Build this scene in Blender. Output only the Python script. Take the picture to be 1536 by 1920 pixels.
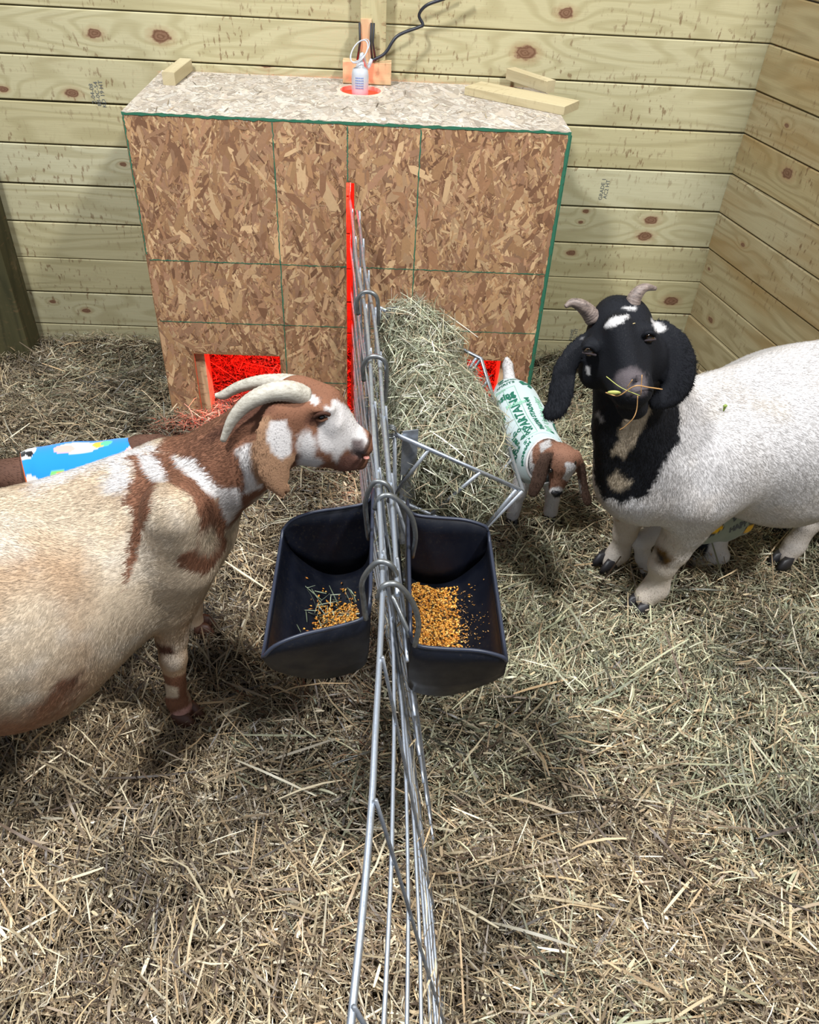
import bpy, math, random
import numpy as np
from mathutils import Vector, Matrix
from mathutils.bvhtree import BVHTree

random.seed(7); RNG = np.random.default_rng(7)
for o in list(bpy.data.objects): bpy.data.objects.remove(o)
COL = bpy.context.scene.collection
SC = bpy.context.scene

# ---------------------------------------------------------------- camera
F = 1490.0
RM = np.array([[0.99875412, 0.02428347, 0.043595], [-0.0176543, -0.64517182, 0.76383352], [0.0466748, -0.76365151, -0.64393931]])
CAM = np.array([0, 0, 1.6])
cd = bpy.data.cameras.new('camera'); cam = bpy.data.objects.new('camera', cd); COL.objects.link(cam)
cd.sensor_fit = 'VERTICAL'; cd.sensor_height = 24; cd.sensor_width = 19.2; cd.lens = F / 1920 * 24; cd.clip_start = .02
cam.matrix_world = Matrix(((RM[0][0], -RM[0][1], -RM[0][2], 0), (RM[1][0], -RM[1][1], -RM[1][2], 0), (RM[2][0], -RM[2][1], -RM[2][2], 1.6), (0, 0, 0, 1)))
SC.camera = cam

# ---------------------------------------------------------------- light
SC.view_settings.view_transform = 'Standard'; SC.view_settings.look = 'None'; SC.view_settings.gamma = 1; SC.view_settings.use_curve_mapping = False
SC.view_settings.exposure = 0.0
W = bpy.data.worlds.new('world'); SC.world = W; W.use_nodes = True
W.node_tree.nodes['Background'].inputs[0].default_value = (.80, .88, 1, 1)
W.node_tree.nodes['Background'].inputs[1].default_value = .44


def area(name, loc, target, size, power, col):
    l = bpy.data.lights.new(name, 'AREA'); l.shape = 'DISK'; l.size = size; l.energy = power; l.color = col
    o = bpy.data.objects.new(name, l); COL.objects.link(o); o.location = loc
    o.rotation_euler = (Vector(target) - Vector(loc)).to_track_quat('-Z', 'Y').to_euler(); return o


area('barn_light', (-1.3, 0.7, 4.3), (0, 1.6, 0), .40, 225, (.95, .98, 1))
area('barn_light', (2.0, 0.1, 4.3), (0.3, 2.2, 0), .40, 215, (.98, .99, 1))


# ---------------------------------------------------------------- pixel helpers (photo pixel -> point on a world plane)
def ray(px, py): return RM @ np.array([px - 768, py - 960, F])
def PY(px, py, Y): r = ray(px, py); return CAM + r * Y / r[1]
def PZ(px, py, Z): r = ray(px, py); return CAM + r * (Z - 1.6) / r[2]


# ---------------------------------------------------------------- tagging
def tag(o, label=None, cat=None, group=None, kind=None):
    if label: o['label'] = label
    if cat: o['category'] = cat
    if group: o['group'] = group
    if kind: o['kind'] = kind
    return o


def empty(name, loc, label, cat, group=None):
    o = bpy.data.objects.new(name, None); COL.objects.link(o); o.location = loc; o.empty_display_size = .05
    return tag(o, label, cat, group)


def link(name, me, mat, parent=None):
    o = bpy.data.objects.new(name, me); COL.objects.link(o)
    if mat is not None:
        for m in (mat if isinstance(mat, (list, tuple)) else [mat]): me.materials.append(m)
    if parent is not None:
        o.parent = parent; o.matrix_parent_inverse = Matrix.Translation(-Vector(parent.location))
    return o


def nmesh(V, Fc, col=None, wc=None, smooth=False, quads=True):
    """mesh from numpy arrays: V (n,3); Fc (m,4) or (m,3)"""
    V = np.asarray(V, np.float32); Fc = np.asarray(Fc, np.int32); k = Fc.shape[1]
    me = bpy.data.meshes.new('mesh'); me.vertices.add(len(V)); me.vertices.foreach_set('co', V.ravel())
    me.loops.add(Fc.size); me.loops.foreach_set('vertex_index', Fc.ravel())
    me.polygons.add(len(Fc)); me.polygons.foreach_set('loop_start', np.arange(0, Fc.size, k, dtype=np.int32))
    me.polygons.foreach_set('loop_total', np.full(len(Fc), k, np.int32))
    if col is not None:
        a = me.color_attributes.new('col', 'FLOAT_COLOR', 'POINT'); c = np.ones((len(V), 4), np.float32); c[:, :3] = col; a.data.foreach_set('color', c.ravel())
    if wc is not None:
        a = me.attributes.new('wc', 'FLOAT_VECTOR', 'POINT'); a.data.foreach_set('vector', np.asarray(wc, np.float32).ravel())
    me.update(calc_edges=True); me.validate()
    if smooth: me.polygons.foreach_set('use_smooth', np.ones(len(me.polygons), bool))
    return me


class MB:
    def __init__(s): s.v = []; s.f = []; s.c = []; s.w = []; s.sm = []
    def add(s, vs, fs, col=(1, 1, 1), wc=None, smooth=False):
        b = len(s.v)
        for i, v in enumerate(vs):
            s.v.append(tuple(v)); s.c.append(tuple(col)); s.w.append(tuple(wc[i]) if wc is not None else tuple(v))
        for f in fs: s.f.append([b + i for i in f]); s.sm.append(smooth)
        return s
    def box(s, c, size, ax=None, col=(1, 1, 1), bid=0., bev=0.0, uo=0.):
        """box centred at c; ax = 3 unit axes (rows), grain along the first"""
        ax = np.eye(3) if ax is None else np.array(ax, float); c = np.array(c, float); h = np.array(size, float) / 2
        vs = []; wc = []; fs = []
        if bev <= 0:
            for i in (-1, 1):
                for j in (-1, 1):
                    for k in (-1, 1):
                        l = h * (i, j, k); vs.append(c + l @ ax); wc.append((l[0] + uo, l[2] + l[1] * .7, bid))
            fs = [(0, 1, 3, 2), (4, 6, 7, 5), (0, 4, 5, 1), (2, 3, 7, 6), (0, 2, 6, 4), (1, 5, 7, 3)]
        else:
            # chamfered along the grain: octagonal section
            b = bev
            sec = [(-h[1] + b, -h[2]), (h[1] - b, -h[2]), (h[1], -h[2] + b), (h[1], h[2] - b), (h[1] - b, h[2]), (-h[1] + b, h[2]), (-h[1], h[2] - b), (-h[1], -h[2] + b)]
            for i in (-1, 1):
                for (y, z) in sec: l = np.array((i * h[0], y, z)); vs.append(c + l @ ax); wc.append((l[0] + uo, l[2] + l[1] * .7, bid))
            n = 8; fs = [(i, i + n, (i + 1) % n + n, (i + 1) % n) for i in range(n)] + [tuple(range(n)), tuple(range(2 * n - 1, n - 1, -1))]
        if np.linalg.det(ax) < 0: fs = [f[::-1] for f in fs]
        return s.add(vs, fs, col, wc)
    def tube(s, pts, rad, n=8, col=(1, 1, 1), cap=True, closed=False, flat=None):
        P = [Vector(p) for p in pts]; m = len(P)
        R = rad if hasattr(rad, '__len__') else [rad] * m
        T = [(P[(i + 1) % m] - P[i - 1] if closed else P[min(i + 1, m - 1)] - P[max(i - 1, 0)]).normalized() for i in range(m)]
        N = T[0].orthogonal().normalized(); vs = []; fs = []
        for i in range(m):
            N = (N - T[i] * N.dot(T[i])).normalized(); B = T[i].cross(N)
            for j in range(n):
                a = 2 * math.pi * j / n; vs.append(P[i] + (N * math.cos(a) + B * math.sin(a)) * R[i])
        for i in range(m if closed else m - 1):
            for j in range(n):
                a = i * n + j; b = i * n + (j + 1) % n; c2 = ((i + 1) % m) * n
                fs.append((a, b, c2 + (j + 1) % n, c2 + j))
        if cap and not closed: fs += [tuple(range(n))[::-1], tuple(range((m - 1) * n, m * n))]
        return s.add(vs, fs, col, None, True)
    def ball(s, c, r, ax=None, n=10, col=(1, 1, 1)):
        ax = np.eye(3) if ax is None else np.array(ax, float); r = np.array(r, float) * np.ones(3); vs = []; fs = []; m = n * 2
        for i in range(n + 1):
            t = math.pi * i / n
            for j in range(m):
                p = 2 * math.pi * j / m; vs.append(np.array(c, float) + (r * (math.sin(t) * math.cos(p), math.sin(t) * math.sin(p), math.cos(t))) @ ax)
        for i in range(n):
            for j in range(m): fs.append((i * m + j, (i + 1) * m + j, (i + 1) * m + (j + 1) % m, i * m + (j + 1) % m))
        return s.add(vs, fs, col, None, True)
    def mesh(s):
        me = bpy.data.meshes.new('mesh'); me.from_pydata(s.v, [], s.f)
        a = me.color_attributes.new('col', 'FLOAT_COLOR', 'POINT'); c = np.ones((len(s.v), 4), np.float32); c[:, :3] = s.c; a.data.foreach_set('color', c.ravel())
        a = me.attributes.new('wc', 'FLOAT_VECTOR', 'POINT'); a.data.foreach_set('vector', np.array(s.w, np.float32).ravel())
        me.polygons.foreach_set('use_smooth', np.array(s.sm, bool)); me.update(); return me
    def build(s, name, mat, parent=None): return link(name, s.mesh(), mat, parent)


def spline(pts, n=8):
    """Catmull-Rom through pts"""
    P = [np.array(p, float) for p in pts]; P = [2 * P[0] - P[1]] + P + [2 * P[-1] - P[-2]]; out = []
    for i in range(1, len(P) - 2):
        for k in range(n):
            t = k / n; out.append(.5 * ((2 * P[i]) + (P[i + 1] - P[i - 1]) * t + (2 * P[i - 1] - 5 * P[i] + 4 * P[i + 1] - P[i + 2]) * t * t + (3 * P[i] - P[i - 1] - 3 * P[i + 1] + P[i + 2]) * t ** 3))
    out.append(P[-2]); return out


def srgb(*c): return tuple(((x / 255) / 12.92 if x / 255 <= .04045 else ((x / 255 + .055) / 1.055) ** 2.4) for x in c)


# ---------------------------------------------------------------- numpy noise
_H = RNG.random((32, 32, 32)).astype(np.float32)
def noise3(p):
    p = np.asarray(p, np.float32); i = np.floor(p).astype(np.int32); f = p - i; f = f * f * (3 - 2 * f); r = 0
    for dx in (0, 1):
        wx = f[:, 0] if dx else 1 - f[:, 0]
        for dy in (0, 1):
            wy = f[:, 1] if dy else 1 - f[:, 1]
            for dz in (0, 1):
                wz = f[:, 2] if dz else 1 - f[:, 2]
                r = r + wx * wy * wz * _H[(i[:, 0] + dx) & 31, (i[:, 1] + dy) & 31, (i[:, 2] + dz) & 31]
    return r
def fbm(p, o=3): return sum(noise3(np.asarray(p) * 2 ** k + k * 7.3) * .5 ** k for k in range(o)) / sum(.5 ** k for k in range(o))


def poly_in(x, y, poly):
    """signed distance to a polygon, negative inside"""
    poly = np.asarray(poly, float); n = len(poly); d = np.full(len(x), 1e9); ins = np.zeros(len(x), bool)
    for i in range(n):
        a = poly[i]; b = poly[(i + 1) % n]; e = b - a; wx = x - a[0]; wy = y - a[1]
        t = np.clip((wx * e[0] + wy * e[1]) / (e @ e + 1e-12), 0, 1); dx = wx - e[0] * t; dy = wy - e[1] * t; d = np.minimum(d, dx * dx + dy * dy)
        c = (a[1] <= y) != (b[1] <= y)
        with np.errstate(divide='ignore', invalid='ignore'): ins ^= c & (x < (b[0] - a[0]) * (y - a[1]) / (b[1] - a[1]) + a[0])
    d = np.sqrt(d); return np.where(ins, -d, d)


# ---------------------------------------------------------------- materials
class NT:
    def __init__(s, name):
        s.m = bpy.data.materials.new(name); s.m.use_nodes = True; s.t = s.m.node_tree; s.b = s.t.nodes['Principled BSDF']
    def n(s, typ, **kw):
        x = s.t.nodes.new(typ); ins = kw.pop('ins', {})
        for k, v in kw.items(): setattr(x, k, v)
        for k, v in ins.items(): s.set(x.inputs[k], v)
        return x
    def set(s, sock, v):
        if isinstance(v, bpy.types.NodeSocket): s.t.links.new(v, sock)
        elif isinstance(v, bpy.types.Node): s.t.links.new(v.outputs[0], sock)
        else:
            if sock.type == 'RGBA' and hasattr(v, '__len__') and len(v) == 3: v = (*v, 1)
            sock.default_value = v
    def math(s, op, a, b=0., c=None, clamp=False):
        x = s.n('ShaderNodeMath', operation=op); x.use_clamp = clamp; s.set(x.inputs[0], a); s.set(x.inputs[1], b)
        if c is not None: s.set(x.inputs[2], c)
        return x.outputs[0]
    def vm(s, op, a, b=(0, 0, 0)): x = s.n('ShaderNodeVectorMath', operation=op); s.set(x.inputs[0], a); s.set(x.inputs[1], b); return x.outputs['Value'] if op == 'LENGTH' else x.outputs[0]
    def noise(s, vec, scale=5, detail=2, rough=.5, dist=0): x = s.n('ShaderNodeTexNoise', ins={'Scale': scale, 'Detail': detail, 'Roughness': rough, 'Distortion': dist}); s.set(x.inputs['Vector'], vec); return x.outputs[0]
    def mix(s, f, a, b, mode='MIX'):
        x = s.n('ShaderNodeMix', data_type='RGBA', blend_type=mode); s.set(x.inputs[0], f); s.set(x.inputs[6], a); s.set(x.inputs[7], b); return x.outputs[2]
    def ramp(s, f, stops):
        x = s.n('ShaderNodeValToRGB'); s.set(x.inputs[0], f); e = x.color_ramp.elements
        while len(e) < len(stops): e.new(.5)
        for i, (p, c) in enumerate(stops): e[i].position = p; e[i].color = (*c, 1) if len(c) == 3 else c
        return x.outputs[0]
    def mr(s, v, a, b, c=0., d=1.): x = s.n('ShaderNodeMapRange'); s.set(x.inputs[0], v); s.set(x.inputs[1], a); s.set(x.inputs[2], b); s.set(x.inputs[3], c); s.set(x.inputs[4], d); return x.outputs[0]
    def attr(s, name): return s.n('ShaderNodeAttribute', attribute_name=name)
    def bump(s, h, strength=.3, dist=.002): x = s.n('ShaderNodeBump', ins={'Strength': strength, 'Distance': dist, 'Height': h}); s.set(s.b.inputs['Normal'], x)
    def base(s, c=None, rough=None, metal=None, spec=None):
        if c is not None: s.set(s.b.inputs['Base Color'], c)
        if rough is not None: s.set(s.b.inputs['Roughness'], rough)
        if metal is not None: s.set(s.b.inputs['Metallic'], metal)
        if spec is not None: s.set(s.b.inputs['Specular IOR Level'], spec)
        return s


def simple(name, c, rough=.5, metal=0, spec=.5, bumps=None):
    t = NT(name); tc = t.n('ShaderNodeTexCoord').outputs['Object']
    v = t.noise(tc, 40, 3); t.base(t.mix(t.mr(v, .3, .7, 0, .35), c, tuple(x * .7 for x in c)), rough, metal, spec)
    if bumps: t.bump(t.noise(tc, bumps[0], 3), bumps[1])
    return t.m


def wood(name, light, dark, knots=(), dirt=.5, tint=None, grey=0.):
    """sawn pine: contour rings of a stretched noise; knots push the rings around them"""
    t = NT(name); wc = t.attr('wc').outputs['Vector']
    sep = t.n('ShaderNodeSeparateXYZ'); t.set(sep.inputs[0], wc); u, v, bid = sep.outputs
    sv = t.vm('MULTIPLY', wc, (1.5, 11, 7.31)); f = t.noise(sv, 1, 1.2, .45)
    lon = t.noise(t.vm('MULTIPLY', wc, (.6, 4, 3.7)), 1, 0)
    field = t.math('ADD', t.math('MULTIPLY', f, .9), t.math('MULTIPLY', lon, .5)); kd = None; kn = t.noise(t.vm('MULTIPLY', wc, (45, 70, 3)), 1, 3)
    for (ku, kv, kb, kr) in knots:
        d = t.vm('MULTIPLY', t.vm('SUBTRACT', wc, (ku, kv, kb)), (1 / (kr * 1.35), 1 / (kr * .8), 40))
        d2 = t.vm('MULTIPLY', d, (.38, .42, 1)); L2 = t.vm('LENGTH', d2)
        g = t.math('EXPONENT', t.math('MULTIPLY', t.math('POWER', L2, 2.), -1.)); field = t.math('ADD', field, t.math('MULTIPLY', g, .22))
        L = t.math('ADD', t.vm('LENGTH', d), t.math('MULTIPLY', t.math('SUBTRACT', kn, .5), .9)); kd = L if kd is None else t.math('MINIMUM', kd, L)
    ring = t.math('SINE', t.math('MULTIPLY', field, 50.)); ring = t.mr(ring, -.2, 1., 0, 1)
    fib = t.noise(t.vm('MULTIPLY', wc, (9, 420, 3.1)), 1, 3, .7)
    tone = t.noise(t.vm('MULTIPLY', wc, (.001, .001, 11.7)), 1, 0)
    c = t.mix(t.mr(tone, .3, .7), light, tuple(a * b for a, b in zip(light, (.92, .86, .72))))
    c = t.mix(t.math('MULTIPLY', ring, .42), c, dark)
    c = t.mix(t.mr(fib, .35, .75, 0, .25), c, tuple(x * .75 for x in dark))
    if tint is not None: c = t.mix(t.mr(t.noise(t.vm('MULTIPLY', wc, (2.2, 7, 5)), 1, 3), .42, .75, 0, .8), c, tint)
    # scuffs and dried splashes
    if dirt:
        sc1 = t.noise(t.vm('ADD', t.vm('MULTIPLY', wc, (75, 26, 9)), (3, 1, 0)), 1, 4, .6); big = t.noise(t.vm('MULTIPLY', wc, (3, 5, 3)), 1, 2)
        m = t.math('MULTIPLY', t.mr(sc1, .575, .64), t.mr(big, .42, .62, 0, dirt)); c = t.mix(m, c, (.16, .095, .045))
        m2 = t.mr(t.noise(t.vm('MULTIPLY', wc, (6, 14, 5)), 1, 5, .7), .58, .8, 0, dirt * .5); c = t.mix(m2, c, (.27, .2, .12))
    if kd is not None:
        c = t.mix(t.mr(kd, 1.7, .9, 0, .45), c, (.30, .18, .09)); c = t.mix(t.mr(kd, .95, .75), c, t.mix(t.mr(t.math('SINE', t.math('MULTIPLY', kd, 17.)), -1, 1), (.13, .065, .035), (.20, .11, .065)))
    if grey: c = t.mix(grey, c, (.2, .19, .16))
    t.base(c, .75, 0, .2); t.bump(t.math('ADD', t.math('MULTIPLY', fib, .5), t.math('MULTIPLY', ring, .5)), .25, .002); return t.m


def vcol(name, rough=.7, spec=.25, trans=0., sheen=0., noise_amt=0., bump=None, mul=1.):
    t = NT(name); c = t.attr('col').outputs['Color']
    if noise_amt:
        tc = t.n('ShaderNodeTexCoord').outputs['Object']; c = t.mix(t.mr(t.noise(tc, 90, 4, .7), .3, .7, 0, noise_amt), c, (.0, .0, .0), 'MIX')
    t.base(c, rough, 0, spec)
    if sheen: t.b.inputs['Sheen Weight'].default_value = sheen
    if trans:
        out = t.t.nodes['Material Output']; tr = t.n('ShaderNodeBsdfTranslucent'); t.set(tr.inputs[0], c); mx = t.n('ShaderNodeMixShader', ins={0: trans}); t.t.links.new(t.b.outputs[0], mx.inputs[1]); t.t.links.new(tr.outputs[0], mx.inputs[2]); t.t.links.new(mx.outputs[0], out.inputs[0])
    if bump: t.bump(t.noise(t.n('ShaderNodeTexCoord').outputs['Object'], bump[0], 4, .6), bump[1], bump[2])
    return t.m


M_STRAW = vcol('straw', .42, .45, .12)
M_HAY = vcol('hay', .7, .2, .2)
M_COAT = vcol('goat_coat', .8, .15, 0, .0, 0, (260, .35, .003))
M_FUR = vcol('goat_hair', .62, .22, .12)
M_CLOTH = vcol('cloth', .9, .1, 0, .3, 0, (500, .25, .001))
M_OSB = vcol('osb_flakes', .75, .2, 0, 0, .12, (300, .2, .001))
M_PAINT = simple('green_paint', (.02, .13, .07), .7)
M_FEED = vcol('feed_kernels', .5, .35)
M_HORN = None


def galv(name, c, rough, metal=.85):
    t = NT(name); tc = t.n('ShaderNodeTexCoord').outputs['Object']; n = t.noise(tc, 60, 4, .65)
    t.base(t.mix(t.mr(n, .35, .7), c, tuple(x * .55 for x in c)), t.mr(n, .3, .7, rough * .7, rough * 1.4), metal, .5); t.bump(t.noise(tc, 300, 2), .12, .001); return t.m


M_GALV = galv('galvanised_wire', (.55, .60, .68), .38)
M_GALV_DULL = galv('dull_galvanised_steel', (.33, .35, .38), .5, .7)
M_HOOK = galv('hook_steel', (.25, .26, .26), .42, .8)


def black_plastic():
    t = NT('black_rubber'); tc = t.n('ShaderNodeTexCoord').outputs['Object']
    dust = t.mr(t.noise(tc, 160, 5, .8), .55, .78, 0, .16); big = t.mr(t.noise(tc, 9, 3), .35, .7)
    t.base(t.mix(t.math('MULTIPLY', dust, big), (.0035, .0045, .009), (.30, .23, .12)), t.mr(t.noise(tc, 30, 3), .3, .7, .34, .55), 0, .28); return t.m


M_BLACK = black_plastic()


def horn_mat(name, a, b):
    t = NT(name); w = t.attr('wc').outputs['Vector']; s = t.n('ShaderNodeTexNoise', ins={'Scale': 1., 'Detail': 6., 'Roughness': .7}); t.set(s.inputs['Vector'], t.vm('MULTIPLY', w, (60, 160, 230)))
    t.base(t.mix(t.mr(s.outputs[0], .35, .7), a, b), .5, 0, .4); t.bump(s.outputs[0], .35, .003); return t.m


M_HORN_PALE = horn_mat('pale_horn', srgb(188, 182, 168), srgb(136, 128, 114))
M_HORN_GREY = horn_mat('grey_horn', srgb(138, 122, 112), srgb(70, 60, 58))
M_HOOF_DARK = simple('dark_hoof', (.018, .016, .018), .5)
M_HOOF_BROWN = simple('brown_hoof', (.09, .035, .02), .5)
M_EYE = simple('dark_eye', (.008, .006, .005), .08, 0, .9)
M_AMBER = simple('amber_iris', (.075, .04, .016), .12, 0, .9)
M_WHITEPL = simple('white_plastic', (.45, .47, .5), .35)
M_CORD = simple('black_cord', (.012, .014, .022), .4)
M_TAPE = simple('rubber_band', (.015, .015, .017), .6)
M_LINING = simple('orange_lining', (.55, .12, .03), .9)
M_TEXT = simple('green_print', (.006, .12, .07), .85)
M_TEXT2 = simple('pale_green_print', (.25, .5, .36), .85)
M_STAMP = simple('ink_stamp', (.10, .11, .11), .85)

exec_parts = []

# ================================================================ setting
YW = 2.9; XC = 1.231                      # back wall plane, corner
dr = RM @ np.array([-492, -1310, 1490.]); dr[2] = 0; dr /= np.linalg.norm(dr); DR = -dr     # right wall runs from the corner towards the camera
NR = np.array([-DR[1], DR[0], 0.]); NR = NR if NR[0] < 0 else -NR                              # its inward normal
PITCH = .1345; Z0 = 1.1585 - 9 * PITCH


def knots_from(pts, plane):
    out = []
    for px, py, r in pts:
        if plane == 'b': p = PY(px, py, YW); u = p[0]; z = p[2]
        else:
            rr = ray(px, py); n = NR; c0 = np.array([XC, YW, 0]); t = n @ (c0 - CAM) / (n @ rr); p = CAM + rr * t; u = (p - c0) @ DR; z = p[2]
        i = math.floor((z - Z0) / PITCH); zc = Z0 + (i + .5) * PITCH; out.append((u, z - zc, i * 1. + (40 if plane == 'r' else 0), r))
    return out


kb = knots_from([(178, 71, .020), (303, 77, .026), (500, 127, .020), (137, 183, .02), (7, 175, .014), (1060, 32, .022), (985, 107, .030), (1257, 570, .026), (1220, 419, .022), (1208, 449, .024), (1098, 402, .010), (1088, 423, .008), (1070, 480, .015), (163, 587, .013), (100, 571, .01), (165, 274, .012), (232, 315, .01)], 'b')
kr = knots_from([(1473, 332, .024), (1330, 605, .014), (1393, 465, .01), (1472, 243, .009), (1327, 510, .007)], 'r')
M_BACKWALL = wood('back_wall_pine', srgb(181, 175, 144), srgb(144, 133, 94), kb, .75)
M_RIGHTWALL = wood('right_wall_pine', srgb(170, 158, 126), srgb(124, 106, 70), kr, .9, srgb(142, 112, 66))
M_PINE = wood('loose_pine', srgb(190, 180, 152), srgb(160, 144, 108), (), .3)
M_PINK = wood('block_pine', srgb(206, 178, 144), srgb(160, 128, 92), (), .5)
M_POST = wood('weathered_post', srgb(82, 78, 54), srgb(34, 33, 20), ((.0, .0, 3, .02),), .5, srgb(46, 46, 28))

wb = MB(); rr_ = random.Random(3)
for i in range(-1, 16):
    z = Z0 + (i + .5) * PITCH; h = PITCH - rr_.uniform(.002, .0055); zz = z + rr_.uniform(-.0008, .0008)
    wb.box(((-2.4 + XC + .03) / 2, YW + .017, zz), (XC + .03 + 2.4, .034, h), None, (1, 1, 1), i, .003, (-2.4 + XC + .03) / 2)
tag(wb.build('wall_back', M_BACKWALL), 'pale pine board wall with thin gaps between boards behind the flake board box', kind='structure')
wr = MB()
for i in range(-1, 16):
    z = Z0 + (i + .5) * PITCH; h = PITCH - rr_.uniform(.002, .005); L = 3.0
    c = np.array([XC, YW, 0]) + DR * (L / 2 + .0) - NR * .017 + (0, 0, z); sg = rr_.choice([.0, .004, -.002])
    wr.box(c + NR * sg, (L, .034, h), (DR, -NR, (0, 0, 1)), (1, 1, 1), i + 40, .003, L / 2)
tag(wr.build('wall_right', M_RIGHTWALL), 'browner stained pine board wall running toward the viewer on the right', kind='structure')
# tarpaulin and things glimpsed through the gaps
gp = MB(); gp.box((-.75, YW + .30, 1.0), (1.3, .02, .9)); tag(gp.build('trim_1', simple('green_tarp', (.02, .16, .1), .6)), kind='structure')
gp = MB(); gp.box((.45, YW + .32, 1.0), (.5, .02, .9)); tag(gp.build('trim_2', simple('red_tarp', (.7, .12, .12), .6)), kind='structure')

# floor with gentle heaps
def gh(x, y):
    x = np.asarray(x, float); y = np.asarray(y, float)
    p = np.stack([x * 3.1 + 9, y * 3.1 + 4, np.zeros_like(x)], -1).reshape(-1, 3); n = fbm(p, 3).reshape(x.shape)
    n2 = fbm(p * 4.1 + 3, 2).reshape(x.shape); h = (n - .5) * .085 + (n2 - .5) * .045
    h += .05 * np.exp(-((x - 1.2) ** 2 + (y - 2.7) ** 2) / .12) + .03 * np.exp(-((x + 1.0) ** 2 + (y - 2.4) ** 2) / .2)
    return h * np.clip((y + .2) * 2, .4, 1)


gx, gy = np.meshgrid(np.linspace(-2.4, 2.1, 190), np.linspace(-.3, 2.95, 140)); gz = gh(gx, gy) - .012
n1, n0 = gx.shape; idx = np.arange(n1 * n0).reshape(n1, n0)
fq = np.stack([idx[:-1, :-1], idx[:-1, 1:], idx[1:, 1:], idx[1:, :-1]], -1).reshape(-1, 4)
t = NT('trodden_bedding'); tc = t.n('ShaderNodeTexCoord').outputs['Object']
t.base(t.mix(t.mr(t.noise(tc, 70, 5, .7), .4, .65), (.012, .008, .005), (.06, .042, .022)), .95, 0, .1); t.bump(t.noise(tc, 110, 5, .7), 1., .012)
tag(link('floor', nmesh(np.stack([gx, gy, gz], -1).reshape(-1, 3), fq, smooth=True), t.m), kind='structure')


def blades(C, D, U, L, Wd, bend, colr, segs=2):
    """ribbons: centres C, unit directions D, width directions U (all (n,3)); L, Wd, bend (n,)"""
    n = len(C); N = np.cross(D, U); N /= np.linalg.norm(N, axis=1, keepdims=True) + 1e-9; ts = np.linspace(-.5, .5, segs + 1); V = np.zeros((n, segs + 1, 2, 3), np.float32)
    for k, tt in enumerate(ts):
        c = C + D * (L * tt)[:, None] + N * (bend * L * (.25 - tt * tt) * 1.)[:, None]; w = Wd * (1 - .55 * abs(tt) * 1.6 * (abs(tt) > .4))
        V[:, k, 0] = c - U * (w / 2)[:, None]; V[:, k, 1] = c + U * (w / 2)[:, None]
    base = (np.arange(n) * (segs + 1) * 2)[:, None]; q = []
    for k in range(segs): q.append(np.concatenate([base + 2 * k, base + 2 * k + 1, base + 2 * k + 3, base + 2 * k + 2], 1))
    Fq = np.stack(q, 1).reshape(-1, 4); return V.reshape(-1, 3), Fq, np.repeat(colr, (segs + 1) * 2, 0)


def unit(v): return v / (np.linalg.norm(v, axis=-1, keepdims=True) + 1e-9)


def desat(a, k=.30, m=1.): g = a.mean(1, keepdims=True); return (a * (1 - k) + g * k) * m
S_TAN = np.array([srgb(198, 172, 118), srgb(176, 148, 98), srgb(214, 194, 146), srgb(150, 124, 84), srgb(128, 104, 72), srgb(92, 70, 48), srgb(190, 152, 92), srgb(222, 206, 166)])
S_GRN = np.array([srgb(168, 166, 120), srgb(142, 146, 104), srgb(186, 182, 138), srgb(118, 120, 84), srgb(150, 140, 100), srgb(86, 82, 56), srgb(196, 184, 128), srgb(104, 96, 66)])


S_TAN = desat(S_TAN, .34, 1.18); S_GRN = desat(S_GRN, .34, 1.15)
def pick(pal, n, p=None): return pal[RNG.choice(len(pal), n, p=p)] * np.where(RNG.random((n, 1)) < .12, 1.45, RNG.uniform(.45, 1.25, (n, 1)))


def in_view(x, y, m=60):
    q = (np.stack([x, y, np.zeros_like(x)], -1) - CAM) @ RM; u = q[:, 0] / q[:, 2] * F + 768; v = q[:, 1] / q[:, 2] * F + 960
    return (u > -m - 420) & (u < 1536 + m + 520) & (v < 1920 + m + 250) & (q[:, 2] > .1)


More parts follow.
